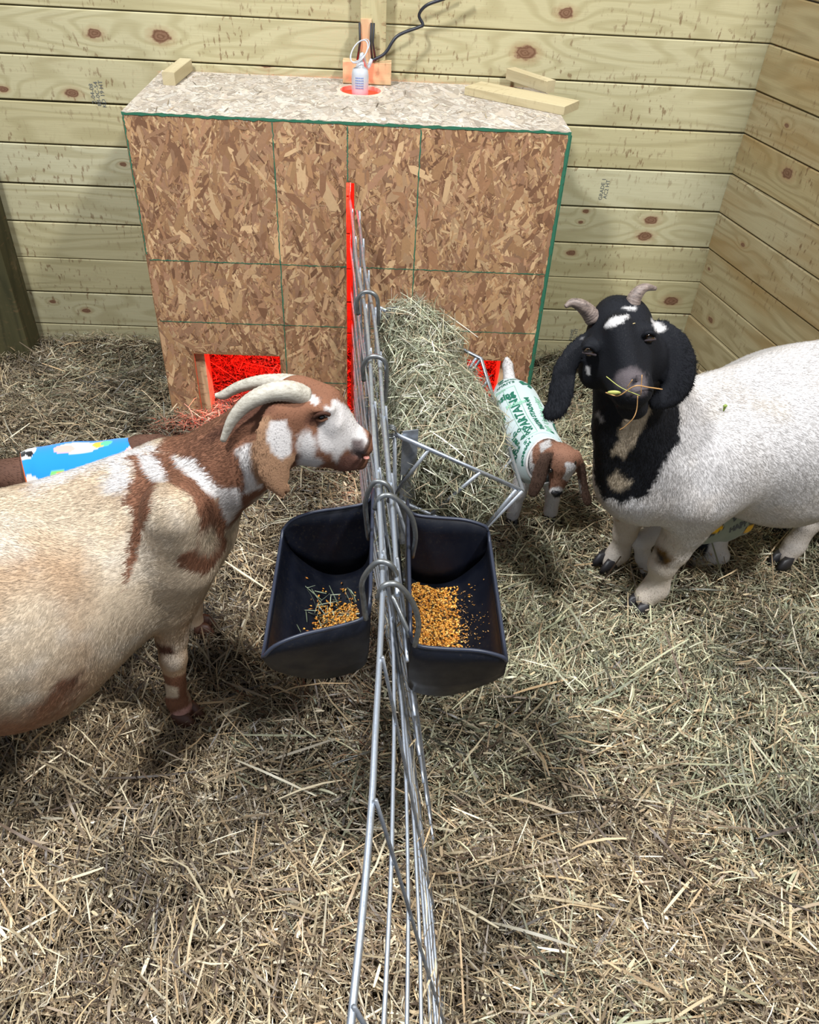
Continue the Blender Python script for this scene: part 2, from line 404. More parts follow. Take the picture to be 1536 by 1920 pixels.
def straw_layer(n, lo, hi, l0, l1, w0, w1, pal_mode):
    x = RNG.uniform(-2.1, 2.0, n * 3); y = RNG.uniform(0.0, 2.88, n * 3) ; k = in_view(x, y) & (x < XC + (YW - y) * abs(DR[0] / DR[1]) - .01); x = x[k][:n]; y = y[k][:n]; n = len(x)
    a = RNG.uniform(0, 2 * math.pi, n); big = fbm(np.stack([x * 2.2, y * 2.2, np.zeros(n)], -1), 2); a = a * .8 + big * 5
    up = RNG.normal(0, .30, n) + (RNG.random(n) < .05) * .25; D = unit(np.stack([np.cos(a), np.sin(a), up], -1)); r = unit(RNG.normal(0, 1, (n, 3)) + (0, 0, 0)); U = unit(np.cross(D, np.array([0, 0, 1.]) + r * .7))
    L = l0 + (l1 - l0) * RNG.random(n) ** 1.8; Wd = RNG.uniform(w0, w1, n); z = gh(x, y) + RNG.uniform(lo, hi, n) + np.abs(up) * L * .3
    far = np.clip((y - 1.0) / 1.6, 0, 1)
    side = np.clip((x + .25) * 2.0, 0, 1)
    pg = np.clip((.30 + .28 * side * (y > .9) + (big - .5) * 1.4), 0, 1)
    green = RNG.random(n) < (pg if pal_mode else pg * .8)
    c = np.where(green[:, None], pick(S_GRN, n, [.2, .16, .2, .1, .12, .07, .1, .05]), pick(S_TAN, n, [.16, .17, .1, .16, .14, .12, .1, .05]))
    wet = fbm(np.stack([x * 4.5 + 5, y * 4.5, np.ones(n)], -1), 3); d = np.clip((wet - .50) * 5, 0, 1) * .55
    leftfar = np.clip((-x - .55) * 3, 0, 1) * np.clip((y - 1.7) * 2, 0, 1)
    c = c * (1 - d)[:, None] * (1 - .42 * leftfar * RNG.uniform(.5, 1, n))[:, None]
    dist = 1 - .25 * far
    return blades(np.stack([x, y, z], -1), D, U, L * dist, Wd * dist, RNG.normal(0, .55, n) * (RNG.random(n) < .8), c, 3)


parts = [straw_layer(78000, -.014, .010, .02, .08, .0015, .0042, 0), straw_layer(156000, -.006, .028, .012, .065, .0008, .0022, 1), straw_layer(44000, .000, .032, .02, .10, .0015, .0042, 0), straw_layer(21000, .004, .036, .008, .035, .003, .0065, 0), straw_layer(4600, .014, .040, .05, .20, .0026, .0058, 0)]
vs = []; fs = []; cs = []; b = 0
for v, f_, c in parts: vs.append(v); fs.append(f_ + b); cs.append(c); b += len(v)
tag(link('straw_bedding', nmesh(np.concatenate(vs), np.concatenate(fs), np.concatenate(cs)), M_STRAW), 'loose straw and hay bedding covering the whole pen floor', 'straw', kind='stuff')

# ---------------------------------------------------------------- posts
p = PY(76, 634, 2.86); bx = MB(); bx.box((p[0] - .065, 2.80, .75), (1.7, .12, .13), ((0, 0, 1), (0, 1, 0), (-1, 0, 0)), bid=3, bev=.004)
tag(bx.build('fence_post', M_POST), 'dark weathered wooden post at the left edge before the back wall', 'post')
px0 = PY(676, 60, 2.87)[0]; px1 = PY(724, 60, 2.87)[0]
bx = MB(); bx.box(((px0 + px1) / 2, 2.872, 1.6), (1.16, .05, px1 - px0), ((0, 0, 1), (0, 1, 0), (-1, 0, 0)), bid=21, bev=.002)
tag(bx.build('wall_stud', M_BACKWALL), 'upright pale timber fixed to the back wall above the lamp', 'stud')

# ================================================================ flake board box
XL, XR, YF, ZT = -.72, .5246, 2.38, 1.0
OPL = (-.617, -.331, .262); OPR = (.300, .452, .272); SLOT = (-.106, -.083, .04, .836)
box = empty('shelter_box', (-.1, 2.63, 0), 'large box of oriented strand board with two red lit doorways against the back wall', 'shelter')


def flakes(n, u0, u1, v0, v1, orient, pal, holes=(), th=.0014, angs=None):
    """overlapping wood flakes; orient(u, v, d) -> xyz"""
    u = RNG.uniform(u0, u1, n); v = RNG.uniform(v0, v1, n); big = RNG.random(n) < .16
    L = np.where(big, RNG.uniform(.05, .12, n), RNG.uniform(.008, .045, n)); w = L * np.where(big, RNG.uniform(.12, .30, n), RNG.uniform(.08, .30, n)); a = RNG.normal(math.pi / 2, .62, n)
    lay = RNG.random(n); lay = np.where(big, lay * .96, lay)
    base = pal[RNG.choice(len(pal), n)] * RNG.uniform(.75, 1.12, (n, 1)); V = []; ca, sa = np.cos(a), np.sin(a)
    shp = [(-.5, RNG.uniform(-.5, .2, n)), (-.3, -.5 * RNG.uniform(.7, 1, n)), (.3, -.5 * RNG.uniform(.7, 1, n)), (.5, RNG.uniform(-.3, .3, n)), (.35, .5 * RNG.uniform(.7, 1, n)), (-.35, .5 * RNG.uniform(.7, 1, n))]
    tilt = RNG.normal(0, .0004, n); ok = np.ones(n, bool); pu = []; pv = []
    for sx, sy in shp:
        uu = u + L * sx * ca - w * sy * sa; vv = v + L * sx * sa + w * sy * ca
        uu = np.clip(uu, u0, u1); vv = np.clip(vv, v0, v1); pu.append(uu); pv.append(vv)
    for (a0, a1, b0, b1) in holes:
        lo_u = np.min(pu, 0); hi_u = np.max(pu, 0); lo_v = np.min(pv, 0); hi_v = np.max(pv, 0); ok &= ~((hi_u > a0) & (lo_u < a1) & (hi_v > b0) & (lo_v < b1))
    for k, (sx, sy) in enumerate(shp): V.append(orient(pu[k], pv[k], th * (.15 + .85 * lay) + tilt * sx))
    V = np.stack(V, 1)[ok]; m = len(V); i = np.arange(m)[:, None] * 6
    return V.reshape(-1, 3), np.concatenate([i + k for k in range(6)], 1), np.repeat(base[ok], 6, 0)


P_OSB = .22 * np.array(srgb(160, 124, 92)) + .78 * np.array([srgb(178, 138, 98), srgb(162, 122, 86), srgb(196, 158, 116), srgb(146, 106, 76), srgb(128, 90, 66), srgb(172, 130, 98), srgb(184, 148, 112), srgb(150, 114, 88), srgb(110, 74, 54), srgb(206, 172, 130), srgb(158, 118, 92)])
P_TOP = np.array([srgb(182, 172, 158), srgb(172, 160, 146), srgb(192, 184, 172), srgb(160, 148, 134), srgb(178, 166, 150), srgb(188, 178, 166)])


def board_with_holes(mb, u0, u1, v0, v1, holes, orient, th, col):
    """solid board cut into boxes around rectangular holes"""
    us = sorted({u0, u1, *[h[0] for h in holes], *[h[1] for h in holes]}); vs_ = sorted({v0, v1, *[h[2] for h in holes], *[h[3] for h in holes]})
    us = [x for x in us if u0 <= x <= u1]; vs_ = [x for x in vs_ if v0 <= x <= v1]
    for a, b_ in zip(us, us[1:]):
        for c, d in zip(vs_, vs_[1:]):
            mu = (a + b_) / 2; mv = (c + d) / 2
            if any(h[0] < mu < h[1] and h[2] < mv < h[3] for h in holes): continue
            vs = [orient(x, y, z) for z in (-th, 0) for x, y in ((a, c), (b_, c), (b_, d), (a, d))]
            mb.add(vs, [(3, 2, 1, 0), (4, 5, 6, 7), (0, 1, 5, 4), (1, 2, 6, 5), (2, 3, 7, 6), (3, 0, 4, 7)], col)


def fr(u, v, d): return np.stack([u, YF - d + 0 * u, v], -1) if hasattr(u, '__len__') else (u, YF - d, v)
def tp(u, v, d): return np.stack([u, v, ZT + d + 0 * u], -1) if hasattr(u, '__len__') else (u, v, ZT + d)


FH = [(OPL[0], OPL[1], -.2, OPL[2]), (OPR[0], OPR[1], -.2, OPR[2]), (SLOT[0], SLOT[1], SLOT[2], SLOT[3])]
mb = MB(); board_with_holes(mb, XL, XR, -.04, ZT - .012, FH, fr, .012, srgb(140, 100, 68)); front = mb.build('front_panel', M_OSB, box)
v, f_, c = flakes(24000, XL + .002, XR - .002, -.04, ZT - .002, fr, P_OSB, FH)
fl = link('wood_flakes', nmesh(v, f_, c), M_OSB, front); tag(fl, kind='stuff')
mb = MB()                                          # top with the lamp hole: fan of quads around a circle
hc = (-.0765, 2.752); hr = .064; NS = 48; ring = []
for k in range(NS):
    a = 2 * math.pi * k / NS; ca, sa = math.cos(a), math.sin(a)
    tt = min([((XR - hc[0]) / ca if ca > 1e-6 else (XL - hc[0]) / ca if ca < -1e-6 else 9), ((2.895 - hc[1]) / sa if sa > 1e-6 else (YF - hc[1]) / sa if sa < -1e-6 else 9)]); ring.append(((hc[0] + hr * ca, hc[1] + hr * sa), (hc[0] + tt * ca, hc[1] + tt * sa)))
# insert exact corners by snapping the nearest outer points
out = [list(o) for _, o in ring]
for cx, cy in ((XL, YF), (XR, YF), (XL, 2.895), (XR, 2.895)):
    i = min(range(NS), key=lambda q: (out[q][0] - cx) ** 2 + (out[q][1] - cy) ** 2); out[i] = [cx, cy]
vs = [(i_[0], i_[1], z) for z in (ZT, ZT - .012) for i_, _ in ring] + [(o[0], o[1], z) for z in (ZT, ZT - .012) for o in out]; fs = []
for k in range(NS):
    j = (k + 1) % NS; fs += [(k, 2 * NS + k, 2 * NS + j, k + 0 if False else j), (NS + j, 3 * NS + j, 3 * NS + k, NS + k), (k, j, NS + j, NS + k), (2 * NS + j, 2 * NS + k, 3 * NS + k, 3 * NS + j)]
mb.add(vs, fs, srgb(196, 182, 164)); top = mb.build('top_panel', M_OSB, box)
v, f_, c = flakes(7000, XL, XR, YF, 2.89, tp, P_TOP, [(hc[0] - hr, hc[0] + hr, hc[1] - hr, hc[1] + hr)], .0008); tag(link('wood_flakes', nmesh(v, f_, c), M_OSB, top), kind='stuff')
for nm, xs in (('side_panel', (XL, XL + .012)), ('side_panel', (XR - .012, XR))):
    mb = MB(); mb.box(((xs[0] + xs[1]) / 2, (YF + 2.895) / 2 + .006, .47), (.012, 2.895 - YF - .012, 1.03), col=srgb(150, 110, 76)); mb.build(nm, M_OSB, box)
def stud(x, y, z0, z1, sx=.038, sy=.07): m = MB(); m.box((x, y, (z0 + z1) / 2), (z1 - z0, sy, sx), ((0, 0, 1), (0, 1, 0), (-1, 0, 0)), bid=x * 9, bev=.001); m.build('inner_stud', M_PINK, box)
stud(OPL[0] + .010, YF + .06, -.03, .9); stud(OPR[1] - .016, YF + .06, -.03, .9); stud(SLOT[0] + .026, YF + .075, -.03, .9, .03, .04)
# green paint: edges and the printed grid
mb = MB()
def wob(a, b_, n): return [np.array(a) + (np.array(b_) - np.array(a)) * k / n + RNG.normal(0, .0007, 3) * (1, 0, 1) for k in range(n + 1)]
def stripe(a, b_, w, nrm=(0, -1, 0)):
    P = wob(a, b_, 90); d = unit(np.array(b_, float) - np.array(a, float)); s = np.cross(d, nrm); vs = []
    for q in P: ww = w * RNG.uniform(.55, 1.25); vs += [q - s * ww / 2, q + s * ww / 2]
    mb.add(vs, [(2 * i, 2 * i + 1, 2 * i + 3, 2 * i + 2) for i in range(90)])
g = YF - .0019
for x in (-.31, -.102, .103): 
    stripe((x, g, ZT - .01), (x, g, (.84 if abs(x + .102) < .01 else .0) if True else 0), .0032)
for z in (.583, .378, .166):
    for a0, a1 in ((XL + .01, SLOT[0]), (SLOT[1], XR - .01)):
        if z < .2:
            if a0 < -.3: a0 = OPL[1]
            else: a1 = OPR[0]
        stripe((a0, g, z), (a1, g, z), .0028)
mb.build('printed_grid', M_PAINT, front)
mb = MB(); stripe((XL, YF - .0022, ZT - .003), (XR, YF - .0022, ZT - .003), .008); stripe((XR - .004, YF - .0024, ZT), (XR - .004, YF - .0024, 0.0), .009)
mb.box((XR + .002, (YF + 2.88) / 2, .49), (.004, 2.88 - YF, 1.0)); stripe((XL + .004, YF - .0024, ZT), (XL + .004, YF - .0024, .6), .0035)
mb.build('green_painted_edge', M_PAINT, box)

# hay glowing inside is lit by the heat lamp
def lamp():
    e = empty('heat_lamp', (-.0765, 2.752, 1.03), 'white heat lamp socket hanging through the round hole in the box top', 'lamp')
    c0 = np.array([-.078, 2.745, 0]); m = MB(); prof = [(.0, .965), (.024, .965), (.026, 1.0), (.0265, 1.045), (.023, 1.06), (.012, 1.068), (.011, 1.08), (0, 1.08)]
    n = 24; vs = [(c0[0] + r * math.cos(2 * math.pi * k / n), c0[1] + r * math.sin(2 * math.pi * k / n), z) for r, z in prof for k in range(n)]
    m.add(vs, [(i * n + k, i * n + (k + 1) % n, (i + 1) * n + (k + 1) % n, (i + 1) * n + k) for i in range(len(prof) - 1) for k in range(n)], smooth=True); s = m.build('socket', M_WHITEPL, e)
    m = MB()
    for k in range(5):                                        # faint blue print lines on the socket
        zz = 1.012 + k * .007
        for q in range(5):
            a = -math.pi / 2 - .45 + q * .2; m.box((c0[0] + .0268 * math.cos(a), c0[1] + .0268 * math.sin(a), zz), (.0035, .0006, .0028), ((-math.sin(a), math.cos(a), 0), (math.cos(a), math.sin(a), 0), (0, 0, 1)))
    m.build('printed_label', simple('blue_print', (.12, .2, .5), .5), s)
    m = MB(); m.ball((c0[0], c0[1], .90), (.055, .055, .062)); t = NT('red_bulb'); t.base((.5, .01, .01), .3); t.b.inputs['Emission Color'].default_value = (1, .03, .015, 1); t.b.inputs['Emission Strength'].default_value = 6; bulb = m.build('bulb', t.m, e)
    m = MB(); P = spline([c0 + (0, 0, 1.072), c0 + (.006, 0, 1.10), PY(688, 128, 2.80), PY(697, 112, 2.82)], 6); m.tube(P, .006, 10); m.build('white_lead', M_WHITEPL, e)
    m = MB(); P = spline([PY(697, 114, 2.82), PY(722, 100, 2.82), PY(745, 68, 2.83), PY(785, 51, 2.85), PY(793, 46, 2.86), PY(786, 28, 2.86), PY(800, 10, 2.85), PY(832, -2, 2.85), PY(880, -20, 2.86)], 8); m.tube(P, .0048, 8); m.build('black_cable', M_CORD, e)
    m = MB(); lp = []
    for k in range(25):
        a = 2 * math.pi * k / 24; lp.append(c0 + np.array([-.003 + .026 * math.cos(a), .02 * math.sin(a) - .005, 1.108 + .028 * math.sin(a + .6)]))
    m.tube(lp[:-1], .0022, 6, closed=True); lp2 = [q + (.018 * (q[2] - 1.1) * 10, .004, .002) for q in lp[:-1]]; m.tube(lp2, .0014, 6, closed=True); m.build('hanging_wire', M_WHITEPL, e)
    l = bpy.data.lights.new('red_heat_bulb', 'POINT'); l.energy = 110; l.color = (1, .012, .010); l.shadow_soft_size = .06; o = bpy.data.objects.new('red_heat_bulb', l); COL.objects.link(o); o.location = (c0[0], c0[1], .81); o.parent = e; o.matrix_parent_inverse = Matrix.Translation(-Vector(e.location))


lamp()
# wooden pieces on the box
wk = dict(cat='wood block')
m = MB(); m.box(((-.135 + .018) / 2, 2.845, 1.034), (.153, .045, .064), bid=31, bev=.002); tag(m.build('wood_block', M_PINK), 'short pinkish wood block behind the lamp on the box top', 'wood block')
a_ = PY(686, 122, 2.835); b_ = PY(686, 66, 2.835); m = MB(); m.box((a_[0], 2.838, 1.12), (.12, .022, .034), ((0, 0, 1), (0, 1, 0), (-1, 0, 0)), bid=33, bev=.001)
pg_ = m.build('wood_peg', M_PINK); tag(pg_, 'small upright wood peg bound with black rubber bands behind the lamp', 'wood peg')
m = MB()
for dx in (-.020, .016, .024): m.tube([(a_[0] + dx, 2.822, 1.172), (a_[0] + dx * .9, 2.818, 1.12), (a_[0] + dx * 1.3, 2.82, 1.07)], .0035, 6)
m.build('rubber_band', M_TAPE, pg_)


def bar(name, p0, p1, w, h, bid, label, cat, mat=M_PINE, tiltx=0):
    p0 = np.array(p0); p1 = np.array(p1); d = unit(p1 - p0); s = unit(np.cross((0, 0, 1), d)); n = np.cross(d, s)
    m = MB(); m.box((p0 + p1) / 2 + n * h / 2, (np.linalg.norm(p1 - p0), w, h), (d, s, n), bid=bid, bev=.0015); return tag(m.build(name, mat), label, cat)


q0 = PZ(318, 160, 1.001); q1 = PZ(352, 133, 1.001); bar('wood_stick', (q0[0], q0[1], 1.001), (q1[0] + .0, 2.885, 1.003), .038, .036, 11, 'square wood offcut on the left end of the box top', 'wood offcut')
bar('wood_stick', (.515, 2.735, 1.022), (.405, 2.885, 1.024), .036, .034, 13, 'square wood offcut behind the flat plank on the box top', 'wood offcut')
c4 = [PZ(870, 178, 1.001), PZ(1058, 217, 1.001)]; d = unit(c4[1] - c4[0]); s = np.cross((0, 0, 1), d); m = MB()
m.box((c4[0] + c4[1]) / 2 + s * .052 + (0, 0, .012), (np.linalg.norm(c4[1] - c4[0]) * .99, .105, .024), (d, s, (0, 0, 1)), bid=15, bev=.001); tag(m.build('plank', M_PINE), 'flat pine plank lying askew on the right end of the box top', 'plank')
# bits of straw on the box top
n = 120; x = RNG.uniform(XL + .03, XR - .03, n); y = RNG.uniform(YF + .01, 2.88, n); a = RNG.uniform(0, 6.28, n); k = np.hypot(x - hc[0], y - hc[1]) > .08; x, y, a = x[k], y[k], a[k]; n = len(x)
D = np.stack([np.cos(a), np.sin(a), 0 * a], -1); U = np.stack([-np.sin(a), np.cos(a), 0 * a], -1)
v, f_, c = blades(np.stack([x, y, ZT + .003 + 0 * x], -1), D, U, RNG.uniform(.008, .07, n) , RNG.uniform(.0012, .003, n), RNG.normal(0, .03, n), pick(S_TAN, n) * .7)
tag(link('straw_litter', nmesh(v, f_, c), M_STRAW), 'scattered bits of straw on the dusty box top', 'straw', kind='stuff')


# ---------------------------------------------------------------- writing on the boards
def text_pts(s, size, bold=0.0, res=2, extrude=0.0):
    cu = bpy.data.curves.new('txt', 'FONT'); cu.body = s; cu.size = size; cu.offset = bold; cu.resolution_u = res; cu.align_x = 'CENTER'; cu.align_y = 'CENTER'; cu.extrude = extrude
    o = bpy.data.objects.new('txt', cu); COL.objects.link(o); dg = bpy.context.evaluated_depsgraph_get(); me = bpy.data.meshes.new_from_object(o.evaluated_get(dg)); bpy.data.objects.remove(o)
    V = np.array([q.co[:] for q in me.vertices]); Fs = [tuple(p.vertices) for p in me.polygons]; bpy.data.meshes.remove(me); return V, Fs


wbo = bpy.data.objects['wall_back']
for (px, py, lines) in ((183, 176, ('2-04-08', '88-0C-54', 'KD 19 HT')), (1138, 355, ('GRADE 1', 'AC2 HT')), (1080, 628, ('PRIME', 'KD HT'))):
    c0 = PY(px, py, YW - .001); m = MB()
    for k, ln in enumerate(lines):
        V, Fs = text_pts(ln, .019)
        m.add([(c0[0] + (k - 1) * .016 - q[1], YW - .0008, c0[2] + q[0]) for q in V], [f[::-1] for f in Fs])
    m.build('grade_stamp', M_STAMP, wbo)

# ================================================================ dividing wire fence
FT = np.array([(2.42, -.098), (1.99, -.064), (1.71, -.036), (1.42, -.016), (1.03, .005), (.8, .013), (.66, .011), (.47, .006), (.355, -.002), (.25, -.012), (0., -.03), (-.3, -.05)])[::-1]
FB = np.array([(2.47, -.088), (1.7, -.02), (1.14, .074), (.92, .108), (.69, .133), (.49, .147), (.2, .165), (-.3, .19)])[::-1]
def fx(y, z):
    a = np.interp(y, FT[:, 0], FT[:, 1]); b_ = np.interp(y, FB[:, 0], FB[:, 1]); t_ = np.clip(z / .78, 0, 1.1); return b_ + (a - b_) * t_


HZ = [.78, .635, .49, .375, .28, .20, .135, .075, .02]


def fence_panel(y0, y1, off, hz, label, ph, dz=0.):
    e = empty('wire_panel', (fx((y0 + y1) / 2, 0), (y0 + y1) / 2, 0), label, 'wire fence', 'wire panels of the dividing fence')
    for k, z in enumerate(hz):
        ys = np.linspace(y0, y1, 60); w = .0030 if k else .0042; P = [(fx(y, z) + off + .0014 * math.sin(y * 9 + k), y, z + dz + .0015 * math.sin(y * 13 + k * 2)) for y in ys]
        m = MB(); m.tube(P, w, 7); m.build('horizontal_wire', M_GALV, e)
    y = y0 + ph
    while y < y1 - .01:
        P = [(fx(y, z) + off + .0045, y + .003 * math.sin(z * 8 + y * 5), z + dz) for z in np.linspace(-.01, .788, 12)]; m = MB(); m.tube(P, .0027, 7); m.build('upright_wire', M_GALV_DULL, e); y += .205
    return e


fence_panel(-.25, 2.86, 0., HZ, 'long galvanised wire panel splitting the pen and running through the slot in the box', .10)
fence_panel(.80, 2.36, .020, [.765, .62, .475, .36, .27, .19, .12, .06], 'shorter wire panel overlapping the long one from the feeders to the box', .06)
# panel corner posts: thin steel strips standing against the fence
def strip(y, z0, z1, w, label, x_off=.036):
    m = MB(); m.box((fx(y, .6) + x_off, y, (z0 + z1) / 2), (z1 - z0, .004, w), ((0, 0, 1), unit(np.array((.55, 1., 0))), np.cross((0, 0, 1), unit(np.array((.55, 1., 0))))), bid=2); return m


def ring_hook(name, pts, r, label, cat='hook', group=None, mat=M_HOOK):
    m = MB(); m.tube(spline(pts, 6), r, 8); return m.build(name, mat)


n = 320; y = RNG.uniform(.28, 1.35, n); z = RNG.random(n) ** 1.5 * .34; x = fx(y, z) + RNG.normal(.002, .010, n); D = unit(np.stack([RNG.normal(0, .35, n), np.ones(n), RNG.normal(0, .45, n)], -1)); U = unit(np.cross(D, unit(RNG.normal(0, 1, (n, 3)))))
v, f_, c = blades(np.stack([x, y, z + .01], -1), D, U, RNG.uniform(.02, .09, n), RNG.uniform(.001, .0035, n), RNG.normal(0, .5, n), pick(S_TAN, n) * .8, 3); tag(link('caught_hay', nmesh(v, f_, c), M_STRAW), 'hay stems caught along the lowest wires of the fence', 'hay', kind='stuff')

# ================================================================ feeders
def feeder(sgn, xb, ends, label, zt=.675, w=.19, deep=0.):
    """trough scoop: back wall along the fence at x = xb, opening away from it (sgn -1 left, +1 right)"""
    y0, y1 = ends[0][0], ends[0][1]
    e = empty('feed_trough', (xb + sgn * w / 2, (y0 + y1) / 2, .48), label, 'feeder')
    prof = [(0, zt), (.001, .60), (.003, .54), (.010, .505), (.030, .488), (.065, .482), (.095, .490), (.125, .512), (.158, .55), (w, .590)]
    prof = spline([(a, 0, b_ - (deep if b_ < .6 else 0)) for a, b_ in prof], 3); prof = [(q[0], q[2]) for q in prof]; M = 12; vs = []; fs = []
    yc = (y0 + y1) / 2; hl = (y1 - y0) / 2
    def pt(a, z, s):                                      # s in -1..1 along the fence; slightly narrower at the bottom
        fl_ = 1 - .16 * np.clip((.60 - z) / .12, 0, 1) + .0 * a; f = a / w; A0 = ends[0][0] + (ends[1][0] - ends[0][0]) * f; A1 = ends[0][1] + (ends[1][1] - ends[0][1]) * f; return np.array((xb + sgn * a, (A0 + A1) / 2 + s * (A1 - A0) / 2 * fl_, z))
    n = len(prof)
    for a, z in prof:
        for j in range(M + 1): vs.append(pt(a, z, -1 + 2 * j / M))
    for i in range(n - 1):
        for j in range(M): q = (i * (M + 1) + j, i * (M + 1) + j + 1, (i + 1) * (M + 1) + j + 1, (i + 1) * (M + 1) + j); fs.append(q)
    rims = []
    for s in (-1, 1):
        topc = [(0, zt), (.004, zt - .022), (.02, zt - .034), (.06, zt - .040), (.11, zt - .045), (.150, zt - .06), (w, .590 - .0)]
        topc = spline([(a, 0, b_) for a, b_ in topc], 4); rim = []
        b0 = len(vs)
        for i in range(n):
            a, z = prof[i]; tz = np.interp(a, [q[0] for q in topc], [q[2] for q in topc])
            for k in range(5): vs.append(pt(a, z + (max(tz, z) - z) * k / 4, s))
        for i in range(n - 1):
            for k in range(4):
                q = (b0 + i * 5 + k, b0 + (i + 1) * 5 + k, b0 + (i + 1) * 5 + k + 1, b0 + i * 5 + k + 1); fs.append(q)
        rims.append([pt(q[0], q[2], s) for q in topc])
    m = MB(); m.add(vs, fs, smooth=True); body = m.build('trough', M_BLACK, e); md = body.modifiers.new('solid', 'SOLIDIFY'); md.thickness = .0045; md.offset = 0
    wd = body.modifiers.new('weld', 'WELD'); wd.merge_threshold = .0005; body.modifiers.move(1, 0)
    loop = rims[0] + [pt(w, .590, -1 + 2 * k / 8) for k in range(1, 8)] + rims[1][::-1] + [pt(0, zt, 1 - 2 * k / 8) for k in range(1, 8)]
    m = MB(); m.tube(loop, .0034, 7, closed=True); m.build('rim', simple('rubber_edge_highlight', (.022, .027, .045), .4), e)  # paler bluish rim colour stands in for the highlight on the rubber edge
    return e, prof


e1, pr1 = feeder(-1, -.004, ((.868, 1.16), (.825, 1.135)), 'black rubber trough of grain on the brown and white goat side of the fence', .675, .170)
e2, pr2 = feeder(1, .060, ((.82, 1.14), (.825, 1.145)), 'black rubber trough heaped with grain on the hay rack side of the fence', .665, .160, .010)


def hook(P, e): m = MB(); m.tube(spline(P, 6), .0044, 10); return m.build('hook', M_HOOK, e)
for y in (.845, 1.035):
    x = fx(y, .78); hook([(-.010, y + .01, .655), (-.014, y + .006, .70), (-.016, y, .75), (x - .008, y - .004, .792), (x + .012, y - .006, .792), (x + .022, y - .004, .77), (x + .018, y, .75)], e1)
for y in (.80, 1.00):
    x = fx(y, .78); hook([(.067, y + .008, .648), (.070, y + .006, .70), (.058, y + .004, .75), (x + .022, y, .789), (x + .002, y - .004, .790), (x - .006, y - .004, .765)], e2)
m = MB(); m.tube(spline([(.03, .865, .70), (.045, .84, .68), (.06, .82, .655)], 5), .004, 8); m.build('hook', M_HOOK, e2)


def kernels(n, cx, cy, sx, sy, z0, zf, label, seed):
    rg = np.random.default_rng(seed); x = rg.normal(cx, sx, n * 2); y = rg.normal(cy, sy, n * 2); k = (x > z0[0]) & (x < z0[1]) & (y > z0[2]) & (y < z0[3]); x, y = x[k][:n], y[k][:n]; n = len(x)
    dens = np.exp(-((x - cx) / (sx * 1.6)) ** 2 - ((y - cy) / (sy * 1.6)) ** 2); z = np.array([zf(a) for a in x]) + .003 + dens * .014 * rg.random(n) + .001
    oct_ = np.array([(1, 0, 0), (-1, 0, 0), (0, 1, 0), (0, -1, 0), (0, 0, 1), (0, 0, -1)], float); tri = np.array([(0, 2, 4), (2, 1, 4), (1, 3, 4), (3, 0, 4), (2, 0, 5), (1, 2, 5), (3, 1, 5), (0, 3, 5)])
    a = rg.uniform(0, 6.28, n); L = rg.uniform(.0028, .0062, n); w = rg.uniform(.0016, .0026, n)
    D = np.stack([np.cos(a), np.sin(a), rg.normal(0, .3, n)], -1); D = unit(D); U = unit(np.cross(D, (0, 0, 1.))); N = np.cross(D, U)
    V = np.stack([x, y, z], -1)[:, None] + D[:, None] * (oct_[None, :, 0:1] * L[:, None, None]) + U[:, None] * (oct_[None, :, 1:2] * w[:, None, None]) + N[:, None] * (oct_[None, :, 2:3] * (w * .8)[:, None, None])
    pal = np.array([srgb(226, 164, 70), srgb(206, 136, 48), srgb(236, 190, 106), srgb(184, 116, 40), srgb(150, 96, 44), srgb(52, 40, 26), srgb(214, 150, 60), srgb(90, 64, 34)]); c = pal[rg.choice(8, n, p=[.19, .17, .10, .12, .12, .13, .10, .07])]
    Fq = (np.arange(n)[:, None, None] * 6 + tri[None]).reshape(-1, 3)
    return V.reshape(-1, 3), Fq, np.repeat(c, 6, 0)


def prof_z(pr, xb, sgn): A = [q[0] for q in pr]; Z = [q[1] for q in pr]; o = np.argsort(A, kind='stable'); A = np.array(A)[o]; Z = np.array(Z)[o]; return lambda x: float(np.interp(abs(x - xb), A, Z)) if abs(x - xb) > .03 else .486
zf1 = prof_z(pr1, -.004, -1); zf2 = prof_z(pr2, .060, 1)
def grain(name, sets, label, group):
    vs = []; fs = []; cs = []; b_ = 0
    for s in sets: v, f_, c = kernels(*s); vs.append(v); fs.append(f_ + b_); cs.append(c); b_ += len(v)
    return tag(link(name, nmesh(np.concatenate(vs), np.concatenate(fs), np.concatenate(cs)), M_FEED), label, 'feed', group, 'stuff')
grain('grain_feed', [(2600, -.050, .965, .028, .034, (-.105, -.016, .898, 1.05), zf1, '', 5), (90, -.07, 1.0, .03, .05, (-.13, -.016, .9, 1.10), zf1, '', 6)], 'small heap of golden feed pellets in the left trough', None)
grain('grain_feed', [(5600, .105, 1.0, .026, .066, (.072, .165, .862, 1.10), zf2, '', 8), (160, .12, 1.0, .035, .06, (.072, .19, .865, 1.10), zf2, '', 9)], 'larger heap of golden feed pellets in the right trough', None)
